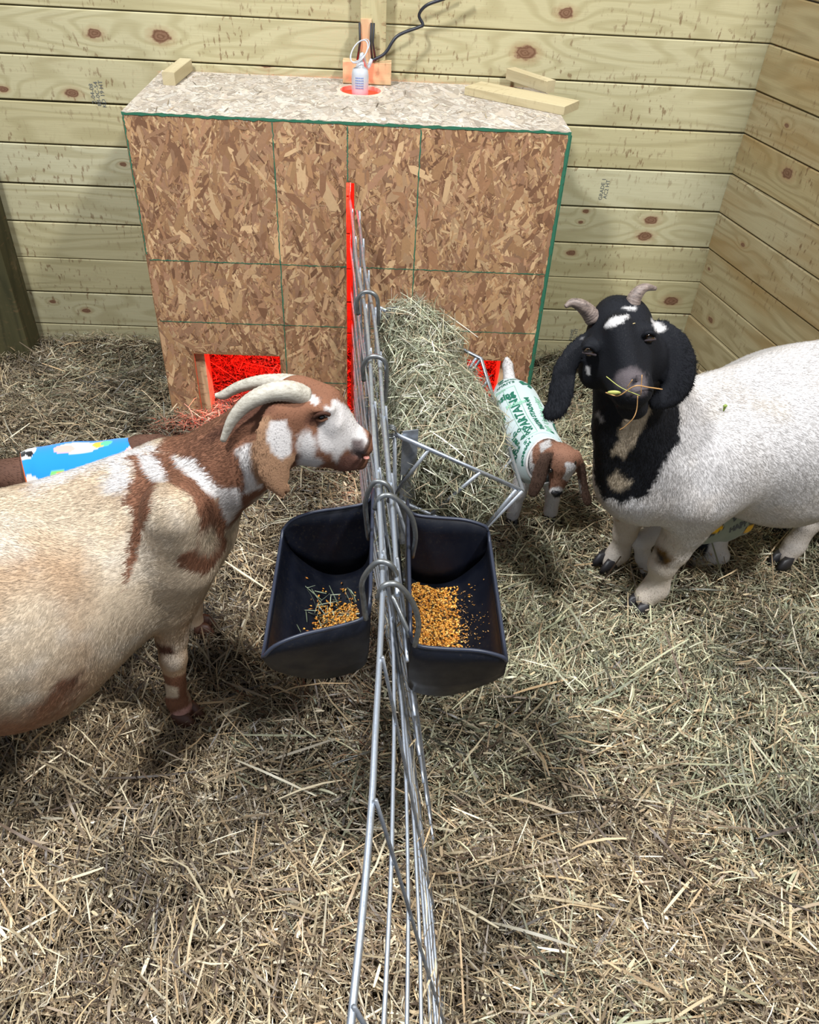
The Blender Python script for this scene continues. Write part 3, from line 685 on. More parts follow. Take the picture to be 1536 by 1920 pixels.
# feed dust and stems
def stems(name, n, cx, cy, sx, sy, zf, L0, L1, pal, label, lim, w=(.0008, .0018), lift=.012):
    x = np.clip(RNG.normal(cx, sx, n), lim[0], lim[1]); y = np.clip(RNG.normal(cy, sy, n), lim[2], lim[3]); z = np.array([zf(q) for q in x]) + .006 + RNG.random(n) * lift; a = RNG.uniform(0, 6.28, n); D = unit(np.stack([np.cos(a), np.sin(a), RNG.normal(0, .12, n)], -1)); U = unit(np.cross(D, unit(RNG.normal(0, .5, (n, 3)) + (0, 0, 1))))
    v, f_, c = blades(np.stack([x, y, z], -1), D, U, RNG.uniform(L0, L1, n), RNG.uniform(*w, n), RNG.normal(0, .3, n), pick(pal, n), 3); return tag(link(name, nmesh(v, f_, c), M_STRAW), label, 'hay', None, 'stuff')
stems('hay_wisps', 46, -.075, 1.02, .03, .035, zf1, .02, .055, np.array([srgb(150, 160, 134), srgb(120, 130, 104), srgb(170, 176, 150)]), 'thin wisps of green hay lying in the left trough', (-.13, -.04, .91, 1.06))
stems('feed_dust', 420, .16, .98, .022, .055, zf2, .001, .004, np.array([srgb(196, 150, 90), srgb(170, 120, 60)]), 'orange feed dust on the slope of the right trough', (.09, .21, .87, 1.07), (.001, .002), .001)

# ================================================================ hay rack
def rack():
    A = np.array((.000, 1.79, .735)); D_ = np.array((.035, 1.285, .715)); C_ = np.array((.300, 1.262, .60)); B_ = np.array((.262, 1.80, .60))
    e = empty('hay_rack', (.12, 1.53, .45), 'galvanised wire hay rack hooked on the right side of the dividing fence', 'hay rack')
    Db = np.array((.050, 1.28, .33)); Ab = np.array((.01, 1.79, .34)); Cb = np.array((.12, 1.27, .30)); Bb = np.array((.08, 1.79, .30))
    def rod(P, nm='rod', r=.0042): m = MB(); m.tube(P, r, 8); m.build(nm, M_GALV_DULL, e)
    m = MB(); m.tube([A, B_, C_, D_], .0048, 8); m.build('top_rail', M_GALV, e)
    rod([Ab, Bb, Cb, Db], 'bottom_rail')
    L = lambda a, b_, t_: a + (b_ - a) * t_
    rod([L(D_, Db, .42), L(C_, Cb, .42)]); rod([L(A, Ab, .42), L(B_, Bb, .42)])
    for (p, q) in ((A, Ab), (D_, Db)): rod([p, q])
    for t_ in (.0, .2, .4, .6, .8, 1.): rod([L(C_, B_, t_), L(Cb, Bb, t_)])
    rod([L(C_, Cb, .42), L(B_, Bb, .42)])
    # crossing braces of the two ends
    for (t0, t1, t2, t3, b0, b1) in ((D_, C_, Db, Cb, 0, 0), (A, B_, Ab, Bb, 0, 0)):
        rod([L(t2, t0, .62), L(t0, t1, .26)]); rod([L(L(t0, t2, .42), L(t1, t3, .42), .42), L(t0, t1, .66)]); rod([L(L(t0, t2, .42), L(t1, t3, .42), .42), L(t2, t3, .2)]); rod([L(L(t0, t2, .42), L(t1, t3, .42), 1.), L(t0, t1, .95) - (0, 0, .004)])
        rod([L(L(t0, t2, .42), L(t1, t3, .42), .0), L(t2, t3, .9)])
    d = unit(np.array((1., .25, 0))); nn = np.array((-d[1], d[0], 0))
    for (x, y, z0, z1, w) in ((.014, 1.775, .46, .745, .03), (.050, 1.292, .42, .72, .032)):
        m = MB(); m.box((x + .016, y, (z0 + z1) / 2), (z1 - z0, .003, w), ((0, 0, 1), nn, d)); m.build('end_plate', M_GALV_DULL, e)
    for y in (1.44, 1.74):
        x = fx(y, .78); m = MB(); m.tube(spline([(x - .012, y, .74), (x - .014, y, .775), (x, y - .002, .797), (x + .022, y - .004, .797), (x + .034, y - .002, .775), (x + .034, y, .70), (x + .028, y, .69)], 6), .005, 8); m.build('hook', M_HOOK, e)
    m = MB(); c = D_ + (-.008, 0, .004)
    for k in range(3): m.tube([c + np.array((.011 * math.cos(a), .006 * k - .004, .011 * math.sin(a))) for a in np.linspace(0, 5.6, 10)], .0018, 6)
    m.build('wire_tie', M_HOOK, e)


rack()


# ================================================================ implicit bodies -> one continuous mesh
class Sdf:
    def __init__(s, lo, hi, h):
        s.lo = np.array(lo, np.float32); s.h = h; s.n = np.ceil((np.array(hi) - lo) / h).astype(int) + 1; s.F = np.full(s.n, .15, np.float32)
        s.ax = [s.lo[i] + np.arange(s.n[i], dtype=np.float32) * h for i in range(3)]
    def _box(s, a, b, m):
        i0 = np.clip(np.floor((np.minimum(a, b) - m - s.lo) / s.h).astype(int), 0, s.n - 1); i1 = np.clip(np.ceil((np.maximum(a, b) + m - s.lo) / s.h).astype(int) + 1, 1, s.n); sl = tuple(slice(x, y) for x, y in zip(i0, i1))
        X, Y, Z = np.meshgrid(s.ax[0][sl[0]], s.ax[1][sl[1]], s.ax[2][sl[2]], indexing='ij'); return sl, X, Y, Z
    def _mix(s, sl, d, k, sub=False):
        A = s.F[sl]
        if A.size == 0: return
        if sub: A = -A
        hh = np.clip(.5 + .5 * (A - d) / k, 0, 1) if k > 0 else (d < A).astype(np.float32); r = A * (1 - hh) + d * hh - k * hh * (1 - hh); s.F[sl] = -r if sub else r
    def cone(s, a, b, ra, rb, k=.02, flat=None, sub=False):
        a = np.array(a, np.float32); b = np.array(b, np.float32); sl, X, Y, Z = s._box(a, b, max(ra, rb) + k + .01); ba = b - a; L2 = float(ba @ ba) + 1e-9
        px, py, pz = X - a[0], Y - a[1], Z - a[2]; t = np.clip((px * ba[0] + py * ba[1] + pz * ba[2]) / L2, 0, 1); px -= ba[0] * t; py -= ba[1] * t; pz -= ba[2] * t; sc = 1.
        if flat is not None:
            f, u = flat; u = np.array(u, float); u /= np.linalg.norm(u); c = px * u[0] + py * u[1] + pz * u[2]; g = (1 / f - 1) * c; px = px + u[0] * g; py = py + u[1] * g; pz = pz + u[2] * g; sc = .5 + .5 * f
        d = (np.sqrt(px * px + py * py + pz * pz) - (ra + (rb - ra) * t)) * sc; s._mix(sl, d, k, sub); return s
    def chain(s, pts, rad, k=.02, flat=None):
        for i in range(len(pts) - 1): s.cone(pts[i], pts[i + 1], rad[i], rad[i + 1], k if i == 0 else min(k, .012), flat)
        return s
    def ear(s, pts, rad, f, u):
        P = np.array(pts, float); a = unit(P[-1] - P[0]); u = unit(np.array(u, float)); u = unit(u - a * (u @ a)); P = np.array(spline(P, 4)); off = ((P - P[0]) @ u) * .75; P = P - off[:, None] * u
        R = np.interp(np.linspace(0, 1, len(P)), np.linspace(0, 1, len(rad)), rad)
        for i in range(len(P) - 1): s.cone(P[i], P[i + 1], R[i], R[i + 1], .014 if i == 0 else .003, (f, u))
        return s
    def ell(s, c, r, k=.02, ax=None, sub=False):
        c = np.array(c, np.float32); r = np.array(r, np.float32) * np.ones(3, np.float32); sl, X, Y, Z = s._box(c, c, float(max(r)) + k + .01); p = np.stack([X - c[0], Y - c[1], Z - c[2]], -1)
        if ax is not None: p = p @ np.array(ax, np.float32).T
        k0 = np.sqrt(((p / r) ** 2).sum(-1)); k1 = np.sqrt(((p / (r * r)) ** 2).sum(-1)) + 1e-9; s._mix(sl, k0 * (k0 - 1) / k1, k, sub); return s
    def mesh(s, smooth=2):
        F = s.F; ins = F < 0; n = np.array(F.shape) - 1; acc = np.zeros((*n, 3), np.float32); cnt = np.zeros(n, np.float32); c = {}
        for dx in (0, 1):
            for dy in (0, 1):
                for dz in (0, 1): c[dx, dy, dz] = F[dx:n[0] + dx, dy:n[1] + dy, dz:n[2] + dz]
        for p in c:
            for axn in range(3):
                if p[axn] == 0:
                    q = list(p); q[axn] = 1; A = c[p]; B = c[tuple(q)]; m = (A < 0) != (B < 0); t = np.where(m, A / np.where(m, A - B, 1), 0)
                    for k in range(3): acc[..., k] += np.where(m, p[k] + (t if k == axn else 0), 0)
                    cnt += m
        act = cnt > 0; vid = np.full(n, -1, np.int64); vid[act] = np.arange(act.sum()); gi = np.argwhere(act); V = (gi + acc[act] / cnt[act][:, None]) * s.h + s.lo; Q = []
        for axn in range(3):
            o = [a for a in range(3) if a != axn]; sl0 = [slice(1, n[k]) for k in range(3)]; sl0[axn] = slice(0, n[axn]); sl1 = list(sl0); sl1[axn] = slice(1, n[axn] + 1)
            A = ins[tuple(sl0)]; B = ins[tuple(sl1)]; m = np.argwhere(A != B); off = np.array([1, 1, 1]); off[axn] = 0; base = m + off; fl = A[tuple(m.T)]
            def g(d0, d1): q = base.copy(); q[:, o[0]] -= d0; q[:, o[1]] -= d1; return vid[tuple(q.T)]
            qd = np.stack([g(1, 1), g(0, 1), g(0, 0), g(1, 0)], 1); flip = fl if axn != 1 else ~fl; qd[~flip] = qd[~flip][:, ::-1]; Q.append(qd)
        Q = np.concatenate(Q); E_ = np.concatenate([Q[:, [0, 1]], Q[:, [1, 2]], Q[:, [2, 3]], Q[:, [3, 0]]])
        for _ in range(smooth):
            S = np.zeros_like(V); N = np.zeros(len(V)); 
            for k in range(3): S[:, k] = np.bincount(E_[:, 0], V[E_[:, 1], k], len(V)) + np.bincount(E_[:, 1], V[E_[:, 0], k], len(V))
            N = np.bincount(E_[:, 0], minlength=len(V)) + np.bincount(E_[:, 1], minlength=len(V)); V = V * .5 + .5 * S / N[:, None]
        return V.astype(np.float64), Q


def face_data(V, Q):
    a = V[Q[:, 2]] - V[Q[:, 0]]; b = V[Q[:, 3]] - V[Q[:, 1]]; n = np.cross(a, b); ar = np.linalg.norm(n, axis=1) / 2; return unit(n), ar


def hair(V, Q, n, lenf, flow, colf, w=.0011, lift=.22, keep=None, seed=1, var=.19, sw=1.):
    """short lying hair as tapered blades, shaded with the skin's normal"""
    rg = np.random.default_rng(seed); N, ar = face_data(V, Q); cen = V[Q].mean(1); wt = ar.copy()
    if keep is not None: wt = wt * keep(cen)
    fi = rg.choice(len(Q), n, p=wt / wt.sum()); a = rg.random(n); b = rg.random(n); q = V[Q[fi]]; p = (q[:, 0] * ((1 - a) * (1 - b))[:, None] + q[:, 1] * (a * (1 - b))[:, None] + q[:, 2] * (a * b)[:, None] + q[:, 3] * ((1 - a) * b)[:, None]); nn = N[fi]
    f = flow(p); f = f - nn * (f * nn).sum(1)[:, None]; f = unit(f + unit(rg.normal(0, 1, (n, 3))) * .16); swirl = (fbm(p * 14, 2) - .5)[:, None] * 1.2 * sw + (noise3(p * 60) - .5)[:, None] * .7 * sw; f = unit(f + np.cross(nn, f) * swirl)
    L = lenf(p) * rg.uniform(.6, 1.15, n); d = unit(f + nn * lift * rg.uniform(.4, 1.5, (n, 1))); s = unit(np.cross(nn, f)); ww = (w * rg.uniform(.7, 1.3, n))[:, None]
    c0 = colf(p); col = c0 * rg.uniform(.93 - var, .93 + var, (n, 1)) * (1 + 1.4 * var * (fbm(p * np.array((70, 70, 55)), 2) - .5))[:, None]; p0 = p - nn * .0008
    P = np.stack([p0 - s * ww / 2, p0 + s * ww / 2, p0 + d * (L * .6)[:, None] + s * ww * .35, p0 + d * (L * .6)[:, None] - s * ww * .35, p0 + d * L[:, None] - nn * (L * .12)[:, None]], 1); i = np.arange(n)[:, None] * 5
    tri = np.concatenate([i + np.array([0, 2, 1]), i + np.array([0, 3, 2]), i + np.array([3, 4, 2])], 1).reshape(-1, 3)
    me = nmesh(P.reshape(-1, 3), tri, np.repeat(col, 5, 0)); me.polygons.foreach_set('use_smooth', np.ones(len(me.polygons), bool)); nr = unit(np.repeat(nn + .25 * d, 5, 0)); me.normals_split_custom_set_from_vertices(nr.astype(np.float32).tolist()); return me


class Pat:
    """coat markings: a side-on map of the animal; each marking is a closed outline with ragged edges"""
    def __init__(s, Y0, cx, cy, base, grow=0.): s.Y0 = Y0; s.grow = grow; r = ray(cx, cy); s.kx = r[0] / r[1]; s.kz = r[2] / r[1]; s.base = base; s.L = []
    def add(s, col, pts, soft=.004, rag=.008, cond=None): w = np.array([PY(a, b, s.Y0) for a, b in pts]); s.L.append((np.array(col), w[:, [0, 2]], soft, rag, cond)); return s
    def __call__(s, p):
        x = p[:, 0] - s.kx * (p[:, 1] - s.Y0); z = p[:, 2] - s.kz * (p[:, 1] - s.Y0); c = s.base(p).copy(); n1 = fbm(p * 42, 2) - .5; n2 = noise3(p * 210) - .5
        for col, w, soft, rag, cond in s.L:
            near = (x > w[:, 0].min() - .03) & (x < w[:, 0].max() + .03) & (z > w[:, 1].min() - .03) & (z < w[:, 1].max() + .03)
            if cond is not None: near &= cond(p)
            if not near.any(): continue
            d = poly_in(x[near], z[near], w) - s.grow + n1[near] * rag * 2 + n2[near] * rag; t_ = np.clip(.5 - d / soft, 0, 1)[:, None]; cc = col if col.ndim == 1 else col; c[near] = c[near] * (1 - t_) + cc * t_
        return c


def bake_body(name, sd, pat, parent, smooth=2):
    V, Q = sd.mesh(smooth); me = nmesh(V, Q, pat(V), smooth=True); o = link(name, me, M_COAT, parent); return o, V, Q


def horn(pts, rad, mat, parent, ribs=26, amp=.05):
    P = spline(pts, 10); m = len(P); t_ = np.linspace(0, 1, m); R = np.interp(t_, np.linspace(0, 1, len(rad)), rad); R = [r * (1 + amp * math.sin(i / m * ribs * 6.28) * (1 - i / m)) for i, r in enumerate(R)]; mb = MB(); mb.tube(P, R, 14); return mb.build('horn', mat, parent)


def hoof(c, d, mat, parent, r=.024, h=.035, side=(0, 1, 0)):
    """cloven hoof: two toes pointing along d"""
    d = unit(np.array((d[0], d[1], 0.))); s = np.array((-d[1], d[0], 0)); m = MB()
    for q in (-1, 1):
        vs = []; n = 12
        for k, (zz, sc) in enumerate(((0, 1.0), (h * .5, .92), (h, .72))):
            for j in range(n):
                a = 2 * math.pi * j / n; x = math.cos(a); y = math.sin(a); x = x * (1.35 if x > 0 else .8); vs.append(np.array(c) * (1, 1, 0) + d * (x * r * sc - k * r * .12) + s * (q * r * .52 + y * r * .50 * sc) + (0, 0, c[2] + zz))
        fs = [(k * n + j, k * n + (j + 1) % n, (k + 1) * n + (j + 1) % n, (k + 1) * n + j) for k in range(2) for j in range(n)] + [tuple(range(n))[::-1], tuple(range(2 * n, 3 * n))]; m.add(vs, fs, smooth=True)
    return m.build('hoof', mat, parent)


def eye(c, r, look, parent, lid_col, iris=False, tilt=0.):
    look = unit(np.array(look, float)); m = MB(); m.ball(c, r, n=12); o = m.build('eye', M_EYE if not iris else M_AMBER, parent)
    if iris:
        s = unit(np.cross((0, 0, 1.), look)); u = np.cross(look, s); m = MB(); m.ball(np.array(c) + look * r * .80, (r * .52, r * .25, r * .24), (s, u, look), 8); m.build('pupil', M_EYE, o)
    return o


# ---------------------------------------------------------------- hay in the rack
def hay_pile():
    sd = Sdf((-.02, 1.15, .15), (.42, 1.95, .95), .012)
    sd.cone((.085, 1.72, .63), (.125, 1.38, .575), .080, .095, .03).cone((.08, 1.73, .45), (.10, 1.38, .42), .055, .06, .03).cone((.08, 1.77, .68), (.15, 1.75, .665), .07, .045, .03).ell((.150, 1.50, .61), (.095, .20, .085), .03).ell((.20, 1.34, .55), (.07, .065, .075), .03).ell((.215, 1.47, .595), (.06, .12, .045), .03).ell((.15, 1.33, .42), (.07, .06, .09), .03).cone((.10, 1.70, .30), (.10, 1.36, .30), .06, .06, .03)
    V, Q = sd.mesh(1); d = fbm(V * 16, 3)[:, None] - .5; N, ar = face_data(V, Q)
    o = link('hay_pile', nmesh(V, Q, np.tile(srgb(64, 58, 36), (len(V), 1)), smooth=True), M_HAY); tag(o, 'pile of green hay stuffed into the wire rack', 'hay', kind='stuff')
    n = 26000; fi = RNG.choice(len(Q), n, p=ar / ar.sum()); c = V[Q[fi]].mean(1) + RNG.normal(0, .006, (n, 3)); nn = N[fi]; down = np.array((.25, -.35, -1.)); f = down - nn * (nn @ down)[:, None]; f = unit(unit(f) * .55 + unit(RNG.normal(0, 1, (n, 3))) * .75); f = unit(f - nn * ((f * nn).sum(1) * .75)[:, None]); U = unit(np.cross(f, nn + RNG.normal(0, .5, (n, 3))))
    L = .02 + .085 * RNG.random(n) ** 1.6; c = c + nn * (RNG.random((n, 1)) ** 2 * .022 - .002)
    pal = desat(np.array([srgb(176, 180, 146), srgb(150, 156, 122), srgb(198, 198, 164), srgb(132, 134, 98), srgb(184, 168, 128), srgb(112, 108, 80), srgb(164, 142, 108), srgb(206, 200, 178)]), .25); col = pick(pal, n)
    v, f_, cc = blades(c, f, U, L, RNG.uniform(.0008, .0026, n), RNG.normal(0, .35, n), col, 3); link('hay_stems', nmesh(v, f_, cc), M_HAY, o)['kind'] = 'stuff'


hay_pile()

# ================================================================ brown and white doe at the fence
BRN = np.array(srgb(120, 82, 62)); BRN_D = np.array(srgb(84, 54, 42)); WHT = np.array(srgb(204, 198, 194)); CRM = np.array(srgb(190, 172, 148)); TAN = np.array(srgb(156, 120, 92)); PINKS = np.array(srgb(198, 150, 138))


def doe_brown():
    e = empty('goat', (-.6, 1.15, 0), 'cream and brown horned doe standing on the left with her muzzle at the fence', 'goat')
    Y = 1.2
    sd = Sdf((-1.32, .78, -.01), (.03, 1.56, .96), .0058)
    # trunk
    sd.cone((-.49, 1.20, .475), (-.70, 1.065, .430), .165, .218, .04).cone((-.70, 1.065, .430), (-.98, 1.01, .43), .218, .195, .04)
    sd.cone((-.42, 1.235, .655), (-.74, 1.09, .600), .05, .045, .06).ell((-1.08, 1.0, .48), (.17, .17, .17), .05)
    sd.ell((-.74, 1.02, .36), (.17, .14, .13), .06)
    sd.ell((-.415, 1.185, .525), (.095, .125, .135), .05).ell((-.355, 1.225, .53), (.078, .08, .095), .04)
    # shoulder blade and near foreleg
    S = lambda px, py, y: PY(px, py, y)
    sd.cone(S(330, 960, 1.10), S(340, 1055, 1.10), .062, .058, .04)
    sd.chain([S(345, 1050, 1.11), S(324, 1130, 1.115), S(322, 1195, 1.12), S(325, 1235, 1.12), S(330, 1285, 1.12), S(334, 1312, 1.12)], [.056, .046, .032, .0285, .0215, .0255], .035)
    sd.cone(S(334, 1312, 1.12), S(343, 1336, 1.115), .026, .0265, .012)
    q = S(325, 1232, 1.105); sd.ell(q, (.026, .024, .032), .012)
    # far foreleg
    sd.chain([(-.38, 1.33, .40), (-.41, 1.36, .28), (-.43, 1.375, .20), (-.45, 1.38, .10), (-.455, 1.38, .05)], [.055, .040, .028, .021, .025], .03)
    # hind legs (outside the photo, so she stands from every side)
    for y in (.93, 1.15): sd.chain([(-1.12, y, .42), (-1.13, y, .30), (-1.22, y, .24), (-1.17, y, .05)], [.10, .055, .034, .026], .03)
    # neck
    sd.chain([S(375, 905, 1.225), S(430, 872, 1.215), S(490, 828, 1.205), S(545, 790, Y)], [.098, .082, .071, .058], .04)
    sd.cone(S(400, 850, 1.24), S(520, 760, 1.22), .04, .034, .03)
    # head
    fl = (.80, (0, 1, 0)); sd.cone(S(562, 772, Y), S(604, 792, Y), .052, .050, .03, fl).cone(S(602, 800, Y), S(664, 834, Y), .048, .0325, .03, fl)
    sd.cone(S(560, 735, Y), S(606, 755, Y), .030, .034, .025, (.8, (0, 1, 0)))
    sd.cone(S(572, 828, 1.185), S(640, 858, 1.195), .040, .026, .025, (.8, (0, 1, 0))).ell(S(595, 835, 1.175), (.04, .024, .034), .03)
    sd.ell(S(676, 833, Y), (.021, .025, .027), .018).cone(S(645, 862, 1.2), S(676, 868, 1.2), .019, .0145, .014, (.9, (0, 1, 0)))
    sd.ell(S(602, 768, 1.163), (.025, .014, .014), .014).ell(S(618, 795, 1.168), (.022, .014, .016), .014)    # brow and cheek bone
    sd.cone(S(650, 852, 1.15), S(700, 852, 1.15), .0035, .0035, .004, sub=True); sd.cone(S(652, 852, 1.16), S(690, 853, 1.19), .004, .006, .006, sub=True)
    sd.ell(S(684, 820, 1.172), (.007, .006, .005), .004, sub=True); sd.ell(S(604, 778, 1.152), (.012, .007, .005), .005, sub=True)
    # ears
    u = (.15, -.8, .55)
    sd.ear([S(520, 778, 1.150), S(520, 812, 1.130), S(517, 850, 1.125), S(514, 882, 1.12), S(522, 906, 1.12), S(532, 921, 1.12)], [.018, .034, .037, .030, .021, .013], .22, u)
    sd.cone(S(515, 770, 1.165), S(545, 775, 1.165), .016, .018, .02)
    sd.ear([(-.20, 1.255, .80), (-.21, 1.285, .73), (-.20, 1.29, .66)], [.018, .030, .018], .3, (.1, 1, .2))

    def base(p):
        n = fbm(p * np.array([9, 9, 5]), 3); low = np.clip((.50 - p[:, 2]) / .35, 0, 1); t_ = np.clip((n - .40) * 3.2 + low * .38 - .1, 0, 1)[:, None] * .85; t2 = np.clip((fbm(p * 17 + 5, 3) - .5) * 3, 0, 1)[:, None] * .6; c = CRM * (1 - t_) + np.array(srgb(168, 138, 108)) * t_; return c * (1 - t2) + np.array(srgb(206, 198, 186)) * t2
    P = Pat(1.10, 330, 950, base, .003); Z = lambda *l: [(a / 2, b_ / 2 + 600) for a, b_ in l]
    P.add(WHT, Z((380, 590), (420, 560), (490, 530), (500, 600), (470, 650), (400, 640)), .02, .015); P.add(WHT * 1.02, Z((100, 480), (420, 440), (600, 455), (540, 500), (300, 560), (100, 640)), .03, .02)
    P.add(BRN, Z((462, 493), (640, 478), (650, 500), (540, 506), (470, 500)), .006, .004)
    P.add(BRN, Z((478, 495), (515, 500), (540, 560), (590, 600), (572, 660), (560, 740), (530, 790), (512, 900), (480, 990), (498, 860), (508, 740), (470, 690), (472, 640), (500, 560)))
    P.add(BRN, Z((575, 480), (650, 500), (720, 570), (790, 640), (830, 690), (858, 770), (850, 860), (800, 910), (760, 935), (700, 912), (668, 890), (690, 868), (735, 850), (752, 800), (750, 700), (710, 650), (640, 600), (612, 555)))
    P.add(BRN, [(296, 832), (312, 800), (380, 745), (415, 720), (450, 690), (520, 650), (620, 640), (740, 700), (740, 900), (640, 900), (560, 880), (520, 905), (492, 930), (432, 996), (414, 955), (402, 912), (388, 880), (352, 852), (330, 842)], .006, .006)
    P.add(CRM, Z((745, 800), (790, 780), (815, 820), (790, 870), (750, 860)), .02, .01); P.add(WHT, Z((655, 498), (735, 512), (822, 640), (815, 665), (790, 645), (735, 585), (670, 520)), .006, .005); P.add(WHT, Z((515, 490), (570, 490), (622, 580), (620, 602), (575, 590), (530, 545)), .006, .005)
    P.add(WHT, Z((830, 640), (900, 628), (918, 690), (872, 765), (850, 720), (828, 690)), .006, .007); P.add(WHT, Z((905, 480), (942, 455), (952, 560), (988, 622), (930, 645), (925, 560)), .006, .006)
    P.add(BRN_D, Z((940, 300), (1010, 270), (1040, 300), (900, 390), (800, 440), (830, 380)), .02, .01)
    # face
    P.add(WHT, Z((1258, 308), (1300, 325), (1362, 385), (1385, 440), (1330, 480), (1300, 520), (1275, 480), (1235, 478), (1222, 420), (1245, 360)), .008, .006); P.add(WHT * .92, Z((1150, 430), (1180, 402), (1208, 440), (1196, 500), (1226, 530), (1200, 552), (1150, 530), (1138, 470)), .01, .007)
    P.add(WHT, Z((1098, 228), (1150, 214), (1225, 268), (1218, 285), (1165, 243), (1125, 262), (1105, 262)), .004, .003); P.add(WHT * .97, [(636, 762), (652, 735), (712, 760), (716, 815), (704, 832), (684, 840), (655, 820)], .006, .004); P.add(BRN_D, Z((1170, 370), (1200, 345), (1242, 350), (1238, 366), (1200, 366)), .01, .003)
    P.add(np.array(srgb(120, 84, 72)), Z((1310, 500), (1400, 490), (1400, 570), (1320, 562)), .01, .006)
    P.add(np.array(srgb(96, 84, 82)), Z((1372, 436), (1412, 430), (1412, 500), (1362, 478)), .01, .004)
    P.add(TAN * .95, Z((985, 372), (1022, 352), (1050, 480), (1120, 500), (1125, 560), (1110, 600), (1110, 640), (1100, 690), (1035, 680), (985, 612), (955, 560), (955, 480)), .006, .002, lambda p: p[:, 1] < 1.145)
    P.add(WHT, Z((1034, 372), (1088, 368), (1102, 450), (1098, 500), (1062, 517), (1030, 482), (1018, 420)), .005, .004, lambda p: p[:, 1] < 1.15)
    # lower leg
    P.add(BRN_D, Z((590, 1212), (640, 1220), (650, 1240), (600, 1245)), .01, .006); P.add(BRN, Z((612, 1335), (650, 1345), (705, 1330), (702, 1400), (712, 1455), (660, 1480), (612, 1500)), .006, .006); P.add(CRM, Z((620, 1370), (662, 1378), (664, 1412), (625, 1415)), .006, .004)
    P.add(PINKS, Z((622, 1490), (660, 1468), (715, 1450), (722, 1480), (690, 1540), (630, 1540)), .01, .005); P.add(BRN_D, Z((700, 1480), (730, 1460), (765, 1500), (750, 1560), (700, 1560)), .008, .004)
    P.add(BRN_D, Z((235, 1325), (300, 1250), (352, 1232), (355, 1262), (300, 1320), (250, 1350)), .02, .014); P.add(np.array(srgb(150, 110, 84)), Z((0, 1370), (200, 1340), (330, 1280), (300, 1380), (160, 1480), (0, 1540)), .06, .02)
    body, V, Q = bake_body('body', sd, P, e, 2)
    fx_ = np.array([S(604, 778, 1.15), S(684, 820, 1.18), S(668, 855, 1.18)])
    def keep(c): k = (c[:, 0] > -.98) & (c[:, 2] > .045); k = k.astype(float); 
    def keep(c):
        k = ((c[:, 0] > -1.0) & (c[:, 2] > .04)).astype(float)
        for q, r in zip(fx_, (.011, .012, .014)): k *= (np.linalg.norm(c - q, axis=1) > r)
        return k * np.where(c[:, 1] > 1.3, .3, 1)
    def lenf(p): h = np.clip((p[:, 0] + .30) / .12, 0, 1) * (p[:, 2] > .58); lg = np.clip((.33 - p[:, 2]) / .1, 0, 1); return .0135 * (1 - .62 * np.maximum(h, lg * .8))
    def flow(p):
        f = np.tile(np.array((-.85, .05, -.42)), (len(p), 1)); leg = np.clip((.42 - p[:, 2]) / .08, 0, 1) * (p[:, 0] > -.52); f = f * (1 - leg)[:, None] + np.array((-.15, 0, -1.)) * leg[:, None]; ear = (p[:, 1] < 1.145) & (p[:, 0] > -.25) & (p[:, 0] < -.13); f[ear] = (0, 0, -1); return f
    link('hair', hair(V, Q, 360000, lenf, flow, P, .0009, .18, keep, 3, .20, .8), M_FUR, body)['kind'] = 'stuff'
    horn([S(572, 742, 1.185), S(538, 733, 1.17), S(500, 738, 1.165), S(463, 757, 1.16), S(436, 787, 1.155), S(418, 826, 1.15)], [.019, .0185, .0165, .0135, .010, .0055], M_HORN_PALE, e)
    horn([S(556, 722, 1.235), S(530, 717, 1.245), S(490, 716, 1.255), S(450, 725, 1.265), S(420, 740, 1.27), S(404, 742, 1.27)], [.018, .016, .0125, .0105, .009, .0045], M_HORN_PALE, e)
    eye(S(604, 781, 1.1590), .0072, (0, -1, .3), e, None)
    m = MB(); m.tube(spline([S(590, 783, 1.153), S(598, 777, 1.1475), S(608, 775, 1.148), S(618, 778, 1.153)], 5), .0038, 6, BRN_D * .6); m.tube(spline([S(593, 786, 1.153), S(603, 789, 1.150), S(614, 784, 1.152)], 5), .0028, 6, BRN); m.build('eyelid', M_COAT, e)
    hoof((*S(352, 1352, 1.112)[:2], .012), (.9, -.35), M_HOOF_BROWN, e, .031, .045); hoof((-.435, 1.38, .012), (1, 0), M_HOOF_BROWN, e, .028, .045)
    for y in (.93, 1.15): hoof((-1.16, y, 0), (1, 0), M_HOOF_BROWN, e, .026, .045)
    m = MB(); m.ball(S(687, 858, 1.18), (.006, .005, .003)); m.build('tongue', simple('pink_tongue', (.6, .25, .2), .5), e)
    m = MB(); m.tube(spline([(-1.2, 1.03, .64), (-1.27, 1.03, .70), (-1.31, 1.03, .69)], 5), [.03, .03, .03, .03, .028, .026, .024, .02, .018, .015, .01][:11], 10, col=CRM); m.build('tail', M_COAT, e)


doe_brown()

# ================================================================ black headed white doe on the right
BLK = np.array((.0075, .0080, .0105)); WH2 = np.array(srgb(196, 192, 190)); CR2 = np.array(srgb(176, 160, 138)); STAIN = np.array(srgb(96, 70, 30))


